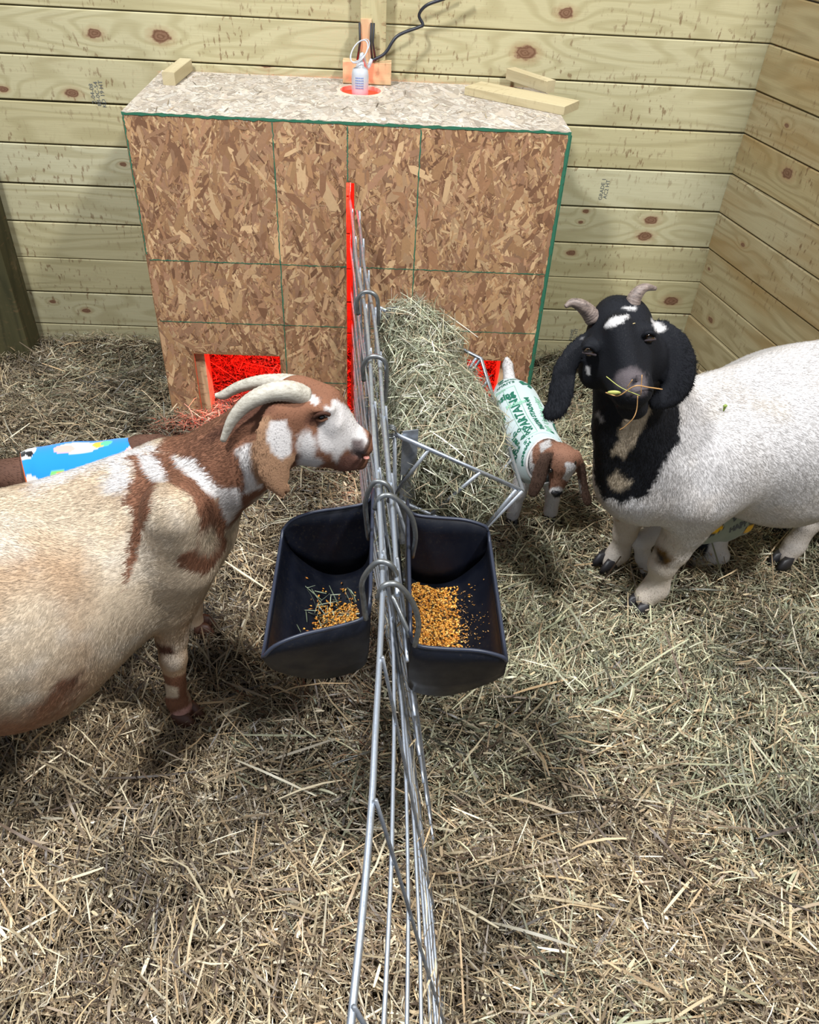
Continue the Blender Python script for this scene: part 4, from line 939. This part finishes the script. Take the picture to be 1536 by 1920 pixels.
def doe_white():
    e = empty('goat', (.95, 1.65, 0), 'white doe with black head and neck and short grey horns chewing straw', 'goat')
    S = PY
    sd = Sdf((.34, 1.26, -.01), (1.60, 2.06, 1.02), .0062)
    sd.cone((.79, 1.60, .475), (1.05, 1.69, .485), .165, .20, .05).cone((1.05, 1.69, .485), (1.32, 1.79, .51), .20, .165, .05)
    sd.cone((.78, 1.62, .62), (1.30, 1.79, .69), .045, .045, .06).ell((1.05, 1.63, .38), (.17, .15, .12), .06).ell((1.02, 1.66, .50), (.2, .18, .16), .05)
    sd.ell((.69, 1.545, .50), (.115, .115, .13), .05).ell((.66, 1.53, .42), (.09, .09, .08), .05).ell((.80, 1.50, .46), (.10, .08, .13), .05)
    # neck
    sd.chain([S(1205, 890, 1.53), S(1188, 800, 1.53), S(1176, 700, 1.52)], [.118, .093, .074], .05).cone(S(1268, 775, 1.57), S(1210, 695, 1.55), .06, .052, .05)
    # head
    sd.ell(S(1163, 640, 1.48), (.073, .075, .070), .03).cone(S(1155, 595, 1.50), S(1175, 598, 1.50), .045, .045, .025)
    sd.cone(S(1166, 668, 1.45), S(1184, 728, 1.38), .060, .042, .03).ell(S(1184, 728, 1.366), (.038, .024, .028), .018).cone(S(1172, 705, 1.47), S(1186, 758, 1.40), .052, .031, .025).ell(S(1186, 766, 1.40), (.031, .024, .018), .012)
    sd.ell(S(1108, 648, 1.435), (.020, .02, .016), .016).ell(S(1212, 618, 1.435), (.022, .02, .016), .016)
    sd.cone(S(1160, 615, 1.43), S(1180, 700, 1.375), .028, .024, .02)
    sd.ell(S(1224, 672, 1.47), (.03, .04, .045), .03).ell(S(1112, 690, 1.475), (.03, .04, .045), .03)
    for q in (S(1168, 724, 1.340), S(1196, 720, 1.342)): sd.ell(q, (.0085, .014, .0065), .004, sub=True)
    sd.cone(S(1183, 738, 1.335), S(1184, 749, 1.35), .0022, .0022, .003, sub=True); sd.cone(S(1162, 753, 1.375), S(1184, 749, 1.35), .0028, .0028, .003, sub=True).cone(S(1184, 749, 1.35), S(1208, 742, 1.375), .0028, .003, .003, sub=True)
    for q in (S(1105, 658, 1.412), S(1219, 632, 1.412)): sd.ell(q, (.011, .008, .008), .004, sub=True)
    # ears
    u = (-.25, -.75, .6)
    sd.ear([S(1093, 640, 1.475), S(1072, 668, 1.46), S(1058, 700, 1.445), S(1053, 735, 1.43), S(1046, 762, 1.42), S(1031, 774, 1.405)], [.016, .022, .0255, .026, .024, .018], .34, u)
    sd.ear([S(1240, 618, 1.49), S(1260, 645, 1.48), S(1271, 680, 1.47), S(1268, 715, 1.455), S(1252, 742, 1.44), S(1230, 756, 1.42)], [.022, .032, .036, .034, .025, .018], .30, u)
    # forelegs
    sd.chain([S(1300, 930, 1.48), S(1288, 985, 1.50), S(1262, 1030, 1.505), S(1243, 1058, 1.505), S(1236, 1085, 1.51), S(1230, 1102, 1.51)], [.080, .056, .044, .037, .029, .034], .04).cone(S(1230, 1100, 1.51), S(1212, 1118, 1.505), .036, .033, .012)
    sd.chain([S(1200, 930, 1.62), S(1180, 965, 1.65), S(1172, 1000, 1.66), S(1168, 1018, 1.665), S(1162, 1035, 1.67)], [.060, .042, .033, .027, .031], .03).cone(S(1160, 1035, 1.67), S(1146, 1050, 1.67), .032, .029, .012)
    # hind legs
    sd.chain([(1.28, 1.73, .44), (1.31, 1.71, .33), (1.36, 1.73, .24), S(1515, 985, 1.715), S(1490, 1022, 1.71)], [.12, .075, .043, .028, .031], .04).cone(S(1490, 1022, 1.71), S(1474, 1042, 1.70), .032, .029, .012)
    sd.chain([(1.28, 1.86, .44), (1.33, 1.88, .30), (1.36, 1.90, .22), S(1480, 975, 1.87), S(1462, 985, 1.87)], [.10, .06, .040, .030, .032], .04)
    def base(p):
        n = fbm(p * 11, 3); low = np.clip((.45 - p[:, 2]) / .28, 0, 1); t_ = np.clip((n - .5) * 2 + low * .9, 0, 1)[:, None] * .65; return WH2 * (1 - t_) + CR2 * t_
    P = Pat(1.45, 1180, 760, base); Z = lambda *l: [(a * 320 / 1396 + 1000, b_ * 320 / 1396 + 520) for a, b_ in l]
    P.add(BLK, [(1292, 600), (1292, 690), (1280, 730), (1278, 780), (1272, 830), (1246, 868), (1232, 896), (1205, 925), (1165, 944), (1135, 938), (1116, 915), (1106, 870), (1096, 840), (1085, 790), (1000, 790), (1000, 600), (1090, 480), (1250, 480)], .005, .011)
    P.add(CR2, Z((780, 1120), (860, 1090), (975, 1060), (940, 1140), (900, 1220), (840, 1330), (800, 1400), (745, 1480), (690, 1440), (625, 1480), (640, 1420), (720, 1330), (700, 1250)), .006, .007, lambda p: p[:, 1] > 1.435)
    P.add(CR2, Z((595, 1650), (680, 1575), (760, 1640), (795, 1680), (720, 1745), (640, 1720)), .010, .009, lambda p: p[:, 2] < .6); P.add(np.array(srgb(160, 156, 156)), Z((490, 1110), (530, 1095), (570, 1175), (545, 1180)), .006, .004); P.add(np.array(srgb(160, 156, 156)), Z((450, 1350), (480, 1350), (485, 1405), (465, 1405)), .006, .004)
    P.add(WH2, Z((585, 410), (640, 355), (720, 330), (775, 305), (790, 340), (745, 365), (735, 395), (690, 415), (640, 428)), .004, .005); P.add(WH2, Z((975, 340), (1050, 355), (1090, 410), (1040, 430), (1000, 440)), .005, .004); P.add(BLK, [(1225, 600), (1330, 560), (1335, 780), (1225, 790)], .004, .004, lambda p: (p[:, 1] < 1.525) & (p[:, 2] > .715) & (p[:, 0] > .55) & (p[:, 0] < .69)); P.add(WH2, Z((975, 340), (1050, 355), (1090, 410), (1040, 430), (1000, 440)), .005, .004); P.add(WH2, Z((730, 245), (760, 225), (850, 228), (850, 250), (790, 258)), .004, .003); P.add(WH2 * .8, Z((438, 735), (460, 740), (470, 795), (450, 800)), .003, .003); P.add(WH2 * .7, Z((385, 490), (402, 485), (405, 518), (390, 520)), .003, .002)
    P.add(np.array(srgb(92, 84, 86)), Z((660, 850), (700, 780), (800, 760), (900, 800), (930, 900), (900, 960), (800, 950), (700, 900)), .012, .008, lambda p: p[:, 1] < 1.42); P.add(np.array(srgb(40, 38, 42)), Z((800, 850), (850, 830), (840, 890), (810, 900)), .006, .004, lambda p: p[:, 1] < 1.42)
    P.add(STAIN, [(1228, 1030), (1250, 1036), (1262, 1052), (1252, 1066), (1234, 1060)], .018, .008, lambda p: p[:, 1] < 1.60); P.add(BLK * 2, [(1232, 1040), (1246, 1048), (1248, 1060), (1236, 1058)], .01, .005, lambda p: p[:, 1] < 1.6)
    P.add(np.array(srgb(150, 118, 78)), [(1152, 965), (1165, 965), (1168, 990), (1155, 1000)], .014, .006, lambda p: p[:, 1] > 1.6); P.add(np.array(srgb(150, 110, 84)), [(1440, 960), (1520, 930), (1520, 980), (1450, 1010)], .02, .01, lambda p: p[:, 1] > 1.8)
    body, V, Q = bake_body('body', sd, P, e, 2)
    ex = [(S(1105, 658, 1.415), .012), (S(1219, 632, 1.415), .012), (S(1186, 725, 1.34), .020), (S(1186, 748, 1.35), .014)]
    def keep(c):
        k = ((c[:, 0] < 1.45) & (c[:, 2] > .045)).astype(float)
        for q, r in ex: k *= (np.linalg.norm(c - q, axis=1) > r)
        return k * np.where(c[:, 1] > 1.85, .3, 1)
    hd = S(1165, 670, 1.46)
    def lenf(p): h = np.clip(1.6 - np.linalg.norm(p - hd, axis=1) / .11, 0, 1); lg = np.clip((.30 - p[:, 2]) / .1, 0, 1); return .0125 * (1 - .68 * np.maximum(h, lg * .7))
    def flow(p):
        f = np.tile(np.array((.78, .22, -.50)), (len(p), 1)); leg = np.clip((.38 - p[:, 2]) / .08, 0, 1); f = f * (1 - leg)[:, None] + np.array((.1, 0, -1.)) * leg[:, None]; h = np.linalg.norm(p - hd, axis=1) < .12; f[h] = (-.15, .6, .6); nk = (np.clip((.86 - p[:, 0]) / .22, 0, 1) * np.clip((.80 - p[:, 2]) / .12, 0, 1))[:, None]; nk[h] = 0; return f * (1 - nk) + np.array((.2, .05, -1.)) * nk
    link('hair', hair(V, Q, 380000, lenf, flow, P, .0008, .17, keep, 5, .12, .55), M_FUR, body)['kind'] = 'stuff'
    horn([S(1113, 598, 1.49), S(1102, 583, 1.49), S(1088, 572, 1.485), S(1072, 568, 1.48), S(1060, 575, 1.475)], [.0175, .0155, .0125, .0085, .004], M_HORN_GREY, e)
    horn([S(1184, 582, 1.49), S(1188, 563, 1.495), S(1198, 547, 1.50), S(1212, 539, 1.505), S(1230, 541, 1.51)], [.0175, .0155, .0125, .0085, .004], M_HORN_GREY, e)
    for q, ps in ((S(1106, 658, 1.422), ((1093, 655), (1100, 649), (1110, 651), (1117, 660))), (S(1218, 632, 1.422), ((1206, 633), (1212, 625), (1222, 624), (1229, 630)))):
        eye(q, .0108, (-.2, -1, .5), e, None, True); m = MB(); m.tube(spline([S(a, b_, 1.411 + (.006 if k in (0, 3) else 0)) for k, (a, b_) in enumerate(ps)], 5), [.002] + [.0042] * 14 + [.002], 7, BLK); m.tube(spline([S(a, b_ + (13 if k in (1, 2) else 6), 1.413 + (.005 if k in (0, 3) else 0)) for k, (a, b_) in enumerate(ps)], 5), .0026, 7, np.array(srgb(70, 62, 64))); m.build('eyelid', M_COAT, e)
    for q, y in ((S(1203, 1130, 1.50), 0), (S(1140, 1056, 1.67), 0)): hoof((q[0] - .004, q[1] - .004, .014), (-.85, -.5), M_HOOF_DARK, e, .033, .036)
    for q in (S(1466, 1052, 1.69), S(1450, 998, 1.86)): hoof((q[0] - .004, q[1] - .004, .012), (-.85, -.5), M_HOOF_DARK, e, .030, .036)
    # tail beyond the frame
    m = MB(); m.tube(spline([(1.46, 1.83, .58), (1.50, 1.84, .60), (1.52, 1.84, .56)], 5), [.03, .03, .028, .026, .025, .024, .022, .018, .014, .01, .006], 10, col=WH2); m.build('tail', M_COAT, e)
    # straw in the mouth: a thing of its own
    m = MB(); c1 = srgb(176, 178, 96); c2 = srgb(196, 150, 96)
    for pts, r, c in (([(1136, 736), (1160, 742), (1190, 724), (1214, 726), (1242, 730)], .0013, c2), ([(1137, 706), (1165, 727), (1200, 742)], .0009, c1), ([(1196, 742), (1194, 768), (1187, 785), (1172, 800), (1162, 806)], .0010, c2), ([(1176, 727), (1186, 712)], .0009, c2), ([(1204, 703), (1202, 740)], .0009, c2)):
        m.tube(spline([S(a, b_, 1.318 + .0007 * abs(a - 1186)) for a, b_ in pts], 5), r, 5, c)
    m.ball(S(1152, 736, 1.335), (.014, .003, .0045), col=c1)
    tag(m.build('straw_stalk', M_STRAW), 'bent straw stalks held in the mouth of the black headed doe', 'straw')
    m = MB(); m.tube([S(1156, 622, 1.412), S(1166, 612, 1.418), S(1191, 606, 1.425)], .0011, 5, srgb(196, 176, 130)); tag(m.build('straw_stalk', M_STRAW), 'bent straw resting on the black forehead of the doe', 'straw')
    bvh = BVHTree.FromPolygons([tuple(q) for q in V], [tuple(q) for q in Q.tolist()]); r = ray(1354, 768); r /= np.linalg.norm(r); h = bvh.ray_cast(Vector(CAM), Vector(r))
    if h[0] is not None:
        c = np.array(h[0]) + np.array(h[1]) * .010; m = MB(); m.ball(c, (.003, .003, .010), col=srgb(120, 140, 60)); m.ball(c + (-.001, -.002, .006), (.005, .003, .004), col=srgb(140, 160, 76)); tag(m.build('leaf_scrap', M_STRAW), 'tiny scrap of green leaf stuck on the white flank', 'leaf')


doe_white()


# ================================================================ kids
def garment(name, stations, mat, parent, colf, n=56, sub=6, th=.0025):
    """open cloth sleeve around a body: stations (centre, half width, half height, up vector); returns object and a mapper (s, angle, lift) -> xyz"""
    C_ = np.array(spline([q[0] for q in stations], sub)); R = np.array(spline([(q[1], q[2], 0) for q in stations], sub)); m = len(C_); T = unit(np.gradient(C_, axis=0)); up = np.array((0, 0, 1.)); X = unit(np.cross(T, up)); Z = np.cross(X, T)
    def at(s, a, lift=0.):
        f = s * (m - 1); i = int(min(max(f, 0), m - 2)); t_ = f - i; c = C_[i] * (1 - t_) + C_[i + 1] * t_; r = R[i] * (1 - t_) + R[i + 1] * t_; x = X[i] * (1 - t_) + X[i + 1] * t_; z = Z[i] * (1 - t_) + Z[i + 1] * t_
        w = 1 + .025 * math.sin(a * 3 + s * 9) + .02 * math.sin(s * 21 + a * 2); return c + x * ((r[0] * w + lift) * math.sin(a)) + z * ((r[1] * w + lift) * math.cos(a))
    ms = (m - 1) * 4; S_ = np.linspace(0, 1, ms + 1); A = np.linspace(0, 2 * math.pi, n, endpoint=False); V = np.array([at(s, a) for s in S_ for a in A]); sa = np.array([(s, a) for s in S_ for a in A])
    i = np.arange(ms)[:, None] * n; j = np.arange(n)[None]; Q = np.stack([i + j, i + (j + 1) % n, i + n + (j + 1) % n, i + n + j], -1).reshape(-1, 4)
    me = nmesh(V, Q[:, ::-1], colf(sa, V), smooth=True); o = link(name, me, mat, parent); md = o.modifiers.new('solid', 'SOLIDIFY'); md.thickness = th; md.offset = -1
    return o, at


def print_text(at, items, name, mat, parent):
    """lettering that follows the cloth: (text, s, angle, size, turn, bold)"""
    m = MB()
    for (tx, s0, a0, size, turn, bold) in items:
        V, Fs = text_pts(tx, size, bold + .0005, 1); ct, st = math.cos(turn), math.sin(turn); q = [(v[0] * ct - v[1] * st, v[0] * st + v[1] * ct) for v in V]; m.add([at(min(max(s0 + x / LEN, .005), .995), a0 - y / RAD, .0040) for x, y in q], Fs)
    return m.build(name, mat, parent)


def kid_standing():
    global LEN, RAD
    e = empty('goat_kid', (.47, 2.0, 0), 'small brown and white kid in a pale green printed jacket beside the hay rack', 'goat kid')
    S = PY
    sd = Sdf((.30, 1.66, -.005), (.68, 2.32, .46), .0042)
    sd.cone((.435, 2.13, .235), (.47, 1.92, .235), .068, .066, .03).ell((.43, 2.17, .24), (.062, .06, .065), .03).ell((.475, 1.88, .235), (.056, .06, .07), .03)
    sd.cone((.48, 1.87, .26), S(1042, 855, 1.81), .048, .038, .03)
    H = S(1056, 862, 1.80); sd.ell(H, (.043, .046, .040), .02).cone(S(1054, 875, 1.79), S(1043, 915, 1.775), .036, .021, .02).ell(S(1041, 920, 1.77), (.018, .016, .014), .01)
    u = (0, -.8, .6)
    sd.ear([S(1030, 846, 1.78), S(1018, 868, 1.765), S(1011, 898, 1.755), S(1000, 924, 1.75)], [.012, .019, .021, .015], .36, u)
    sd.ear([S(1082, 852, 1.80), S(1090, 880, 1.79), S(1095, 915, 1.785), S(1103, 942, 1.78)], [.011, .014, .013, .0125], .45, u)
    sd.chain([(.505, 1.885, .22), (.535, 1.885, .13), (.545, 1.885, .08), (.546, 1.882, .03)], [.035, .024, .0205, .023], .02).chain([(.445, 1.87, .21), (.43, 1.86, .12), (.425, 1.86, .03)], [.034, .022, .020], .02)
    for x, y in ((.39, 2.16), (.47, 2.17)): sd.chain([(x, y, .22), (x - .005, y - .03, .13), (x, y + .03, .09), (x, y, .03)], [.042, .027, .019, .021], .02)
    sd.chain([(.425, 2.215, .28), (.415, 2.25, .33), (.41, 2.25, .35)], [.022, .015, .009], .015)
    KB = np.array(srgb(128, 92, 74)); KD = np.array(srgb(86, 66, 56)); base = lambda p: np.tile(WH2, (len(p), 1))
    P = Pat(1.80, 1040, 870, base, .005); Z = lambda *l: [(a * 240 / 1486 + 900, b_ * 310 / 1920 + 690) for a, b_ in l]
    P.add(KB, Z((640, 880), (680, 770), (800, 740), (960, 830), (1150, 950), (1230, 1130), (1180, 1260), (1060, 1300), (980, 1420), (880, 1420), (820, 1380), (800, 1100), (740, 1050), (700, 1130), (620, 1080)), .005, .005); P.add(KD, Z((560, 1500), (640, 1200), (720, 1000), (830, 1000), (820, 1250), (720, 1450), (620, 1520)), .005, .003, lambda p: p[:, 0] < .49); P.add(KD, Z((1150, 1150), (1220, 1100), (1260, 1300), (1350, 1600), (1250, 1660), (1190, 1500)), .005, .003, lambda p: p[:, 0] > .53)
    P.add(KD, Z((690, 800), (740, 770), (850, 770), (900, 810), (780, 850)), .008, .004); P.add(WH2, Z((1010, 1110), (1075, 1125), (1095, 1155), (1050, 1240), (1015, 1290), (985, 1265), (1020, 1180)), .004, .003); P.add(WH2 * .8, Z((720, 880), (800, 840), (800, 900), (730, 960)), .006, .004); P.add(WH2, Z((850, 1400), (900, 1390), (990, 1420), (960, 1460), (860, 1450)), .005, .003); P.add(BLK * 2, Z((855, 1430), (960, 1440), (960, 1500), (880, 1500)), .004, .002)
    body, V, Q = bake_body('body', sd, P, e, 1)
    def keep(c): return ((c[:, 2] > .035) & ((np.abs(c[:, 1] - 2.02) > .12) | (c[:, 2] < .15) | (np.linalg.norm(c - H, axis=1) < .12))).astype(float)
    link('hair', hair(V, Q, 26000, lambda p: np.full(len(p), .007), lambda p: np.tile(np.array((-.1, .5, -.6)), (len(p), 1)), P, .0012, .28, keep, 8), M_FUR, body)['kind'] = 'stuff'
    for c in ((.546, 1.874, .0), (.425, 1.855, 0), (.39, 2.155, 0), (.47, 2.165, 0)): hoof(c, (0, -1), M_HOOF_DARK, e, .019, .026)
    eye(S(1033, 882, 1.765), .007, (-.6, -1, .3), e, None); eye(S(1077, 868, 1.770), .007, (.6, -1, .3), e, None); m = MB(); m.ball(S(1041, 924, 1.757), (.012, .006, .008)); m.build('nose', M_HOOF_DARK, e)
    # jacket
    MINT = np.array(srgb(180, 194, 194))
    stn = [((.428, 2.225, .250), .050, .052), ((.435, 2.16, .240), .078, .082), ((.45, 2.05, .232), .084, .086), ((.465, 1.95, .232), .081, .084), ((.478, 1.875, .238), .074, .084), ((.487, 1.835, .256), .056, .064)]
    LEN = .40; RAD = .083; o, at = garment('jacket', stn, M_CLOTH, e, lambda sa, V: np.tile(MINT, (len(V), 1)) * (1 - .06 * (fbm(V * 30, 2)[:, None])))
    pi = math.pi
    D_ = [('SPARTANS', .52, .40, .036, pi, .0006), ('SPARTAN STADIUM', .56, -.06, .0185, pi, .0004), ('Lansing', .30, .82, .030, pi / 2, .0006), ('SPIRITS', .17, .50, .022, pi / 2, 0), ('Spartans', .09, .25, .026, pi / 2, .0004), ('STATE', .88, .32, .032, pi / 2, .0012), ('S', .20, -.30, .055, -.4, .003), ('U', .46, 1.15, .056, pi / 2, .003), ('MSU', .70, 1.35, .036, pi, .001), ('517', .36, -.95, .034, pi, .001), ('B', .80, -.45, .028, pi / 2, .0015), ('GREEN', .62, -.95, .024, pi, .0008), ('WHITE', .85, -.95, .020, pi / 2, .0006), ('GO', .66, .78, .022, pi / 2, .0004), ('SPARTANS', .82, 1.75, .026, pi / 2, .0006), ('EAST', .40, 1.75, .026, 0, .0006), ('MICHIGAN', .94, 1.15, .018, pi / 2, .0006), ('B1G', .60, 1.75, .03, pi / 2, .001), ('SPIRIT', .72, 1.0, .018, pi, .0004), ('MS', .04, .7, .024, pi / 2, .001), ('GO', .76, .62, .024, pi / 2, .0012)]
    for it in D_: print_text(at, [it], 'dark_green_lettering', M_TEXT, o)
    for it in [('University', .48, -.45, .028, pi, .0004), ('Michigan', .39, .36, .018, pi / 2, .0), ('Magic', .74, -.30, .026, pi, .0003), ('Sparty', .56, 1.45, .022, pi, 0), ('State', .23, .75, .018, pi / 2, 0)]: print_text(at, [it], 'light_green_lettering', M_TEXT2, o)
    # outline around the big word
    m = MB(); rt = []
    for k in range(33):
        t_ = k / 32 * 4; sd_ = int(t_) % 4; f = t_ - int(t_) if k < 32 else 1.; x, y = [(-.115 + .23 * f, -.019), (.115, -.019 + .038 * f), (.115 - .23 * f, .019), (-.115, .019 - .038 * f)][sd_ if k < 32 else 3]; rt.append(at(.52 + x / LEN, .40 - y / RAD, .003))
    m.tube(rt[:-1], .0009, 5, closed=True); m.build('outline_print', M_TEXT2, o)
    m = MB(); m.tube([at(.999, a, .001) for a in np.linspace(0, 2 * pi, 48, endpoint=False)], .0035, 6, closed=True, col=WH2); m.build('collar', M_CLOTH, o)


def kid_under():
    e = empty('goat_kid', (.92, 1.72, 0), 'white legged kid in a grey green jacket with yellow patches crouching under the white doe', 'goat kid'); S = PY
    sd = Sdf((.70, 1.52, -.005), (1.20, 1.96, .36), .0045)
    sd.cone((.85, 1.70, .165), (1.02, 1.745, .160), .062, .066, .03).cone((.84, 1.72, .18), (.78, 1.76, .24), .04, .034, .02).ell((.765, 1.775, .262), (.034, .036, .032), .02).cone((.76, 1.76, .26), (.745, 1.72, .235), .026, .016, .015)
    sd.chain([(.84, 1.68, .17), S(1203, 1015, 1.645), S(1206, 1045, 1.645), S(1212, 1068, 1.64)], [.034, .026, .0215, .019], .02)
    sd.chain([(1.02, 1.76, .14), S(1335, 1015, 1.70), S(1352, 1040, 1.675)], [.05, .040, .024], .02).chain([S(1352, 1044, 1.672), S(1315, 1052, 1.67), S(1285, 1056, 1.67)], [.022, .018, .0185], .012)
    sd.chain([(.87, 1.78, .15), (.88, 1.80, .05)], [.03, .02], .02).chain([(1.04, 1.85, .13), (1.10, 1.86, .06), (1.04, 1.87, .03)], [.045, .03, .02], .02)
    for sg in (-1, 1): sd.chain([(.765 + .03 * sg, 1.785, .27), (.76 + .05 * sg, 1.78, .22)], [.012, .014], .01, (.4, (1, 0, 0)))
    P = Pat(1.67, 1270, 1030, lambda p: np.tile(WH2 * .95, (len(p), 1)))
    P.add(BLK * 2.5, [(1215, 1003), (1245, 1005), (1330, 1012), (1330, 1030), (1322, 1042), (1290, 1048), (1240, 1070), (1220, 1040)], .006, .006, lambda p: p[:, 1] > 1.655); P.add(BLK * 3, [(1275, 1050), (1300, 1046), (1300, 1066), (1270, 1068)], .008, .005)
    body, V, Q = bake_body('body', sd, P, e, 1); link('hair', hair(V, Q, 12000, lambda p: np.full(len(p), .006), lambda p: np.tile(np.array((.2, .1, -.8)), (len(p), 1)), P, .0012, .25, None, 9), M_FUR, body)['kind'] = 'stuff'
    q = S(1213, 1078, 1.635); hoof((q[0], q[1] - .004, 0), (0, -1), M_HOOF_DARK, e, .018, .024); q = S(1276, 1060, 1.668); hoof((q[0] - .012, q[1], .0), (-1, 0), M_HOOF_DARK, e, .017, .024); hoof((.88, 1.80, 0), (0, -1), M_HOOF_DARK, e, .018, .024)
    G = np.array(srgb(140, 148, 132)); YL = np.array(srgb(236, 182, 24))
    def colf(sa, V):
        c = np.tile(G, (len(V), 1)); 
        for s0, a0, r in ((.40, 1.25, .15), (.46, 1.0, .10), (.34, 1.55, .10), (.95, 1.7, .1), (.9, -.2, .12), (.3, -.4, .12)):
            d = np.hypot((sa[:, 0] - s0) * 1.4, (((sa[:, 1] - a0 + math.pi) % (2 * math.pi)) - math.pi) * .45) + (fbm(V * 60, 2) - .5) * .06; c = np.where((d < r)[:, None], YL, c); c = np.where(((d >= r) & (d < r + .025))[:, None], BLK * 3, c)
        return c
    global LEN, RAD
    LEN = .24; RAD = .08; o, at = garment('jacket', [((.845, 1.698, .168), .066, .068), ((.90, 1.712, .165), .078, .080), ((.98, 1.735, .162), .082, .086), ((1.06, 1.757, .158), .070, .074)], M_CLOTH, e, colf)
    for it in [('BEE', .72, .95, .030, .5, .001), ('HAPPY', .78, 1.4, .024, .3, .0008), ('sweet', .55, .6, .022, 0, .0004), ('BE', .92, .8, .024, .9, .0008)]: print_text(at, [it], 'dark_lettering', M_STAMP, o)


def kid_blue():
    e = empty('goat_kid', (-.82, 1.78, 0), 'brown kid in a blue farm animal jacket half hidden behind the cream doe', 'goat kid')
    sd = Sdf((-1.24, 1.55, -.005), (-.54, 1.98, .40), .005)
    sd.cone((-.90, 1.745, .22), (-.70, 1.82, .21), .072, .066, .03).ell((-.66, 1.835, .24), (.055, .055, .06), .03).ell((-.615, 1.845, .27), (.035, .035, .028), .02)
    sd.chain([(-.91, 1.74, .235), (-.97, 1.715, .25), (-1.03, 1.69, .265)], [.056, .044, .042], .03).ell((-1.07, 1.675, .27), (.05, .043, .042), .02).cone((-1.09, 1.665, .265), (-1.15, 1.64, .24), .034, .022, .02)
    for sg in (-1, 1): sd.chain([(-1.06 + .01 * sg, 1.675 + .04 * sg, .28), (-1.055, 1.675 + .06 * sg, .22)], [.014, .018], .01, (.4, (0, 1, 0)))
    for x, y in ((-.91, 1.70), (-.92, 1.78), (-.69, 1.79), (-.70, 1.86)): sd.chain([(x, y, .18), (x, y, .10), (x - .005, y, .03)], [.036, .023, .02], .02)
    DB = np.array(srgb(92, 66, 54)); base = lambda p: np.tile(DB, (len(p), 1)) * (.75 + .5 * fbm(p * 20, 2)[:, None]); body, V, Q = bake_body('body', sd, base, e, 1)
    link('hair', hair(V, Q, 16000, lambda p: np.full(len(p), .010), lambda p: np.tile(np.array((.8, .2, -.5)), (len(p), 1)), base, .0012, .28, None, 10), M_FUR, body)['kind'] = 'stuff'
    for x, y in ((-.915, 1.70), (-.925, 1.78), (-.695, 1.79), (-.705, 1.86)): hoof((x, y, 0), (-1, -.3), M_HOOF_DARK, e, .018, .024)
    eye((-1.095, 1.637, .285), .007, (-.4, -1, .2), e, None); eye((-1.11, 1.70, .285), .007, (-.4, 1, .2), e, None)
    BLU = np.array(srgb(36, 134, 226)); shapes = []
    def colf(sa, V):
        c = np.tile(BLU, (len(V), 1)); A = ((sa[:, 1] + math.pi) % (2 * math.pi)) - math.pi; n = (fbm(V * 50, 2) - .5) * .08
        def blob(s0, a0, rs, ra, col): d = np.hypot((sa[:, 0] - s0) / rs, (A - a0) / ra) + n * 2; c[d < 1] = col
        for a0 in (-2.0, -.30, 1.3): blob(.06, a0, .15, .55, WHT * 1.05); blob(.03, a0 + .2, .05, .20, BLK); blob(.14, a0 - .22, .045, .16, BLK); blob(.12, a0 + .32, .05, .14, BLK)
        for s0, a0 in ((.48, -.05), (.50, 1.7), (.55, -1.7), (.88, .45)):
            blob(s0, a0, .12, .32, WHT * 1.05); blob(s0 - .09, a0 + .05, .06, .2, np.array(srgb(244, 170, 160))); blob(s0 + .12, a0 - .05, .05, .24, np.array(srgb(240, 180, 60))); blob(s0 + .15, a0 - .05, .035, .2, np.array(srgb(90, 190, 150)))
        for s0, a0 in ((.30, -.75), (.33, .9), (.75, -.6), (.93, -.1)): blob(s0, a0, .05, .2, np.array(srgb(120, 190, 110))); blob(s0 + .02, a0, .03, .12, np.array(srgb(244, 120, 60)))
        return c
    stn = [((-.945, 1.725, .215), .082, .088), ((-.90, 1.745, .213), .086, .090), ((-.80, 1.783, .208), .084, .088), ((-.70, 1.82, .205), .078, .084), ((-.655, 1.838, .205), .07, .078)]
    o, at = garment('jacket', stn, M_CLOTH, e, colf, 90, 8, .004)
    inner = MB(); n = 48
    for k, s in enumerate((0, .12, .25)):
        pass
    vs = [at(s, 2 * math.pi * j / n, -.006) for s in (0.0, .08, .17, .27) for j in range(n)]; inner.add(vs, [(i * n + j, i * n + (j + 1) % n, (i + 1) * n + (j + 1) % n, (i + 1) * n + j) for i in range(3) for j in range(n)], smooth=True); inner.build('orange_lining', M_LINING, o)
    m = MB(); m.tube([at(0, a, -.001) for a in np.linspace(0, 2 * math.pi, 48, endpoint=False)], .0035, 6, closed=True); m.build('orange_hem', M_LINING, o)


kid_standing(); kid_under(); kid_blue()
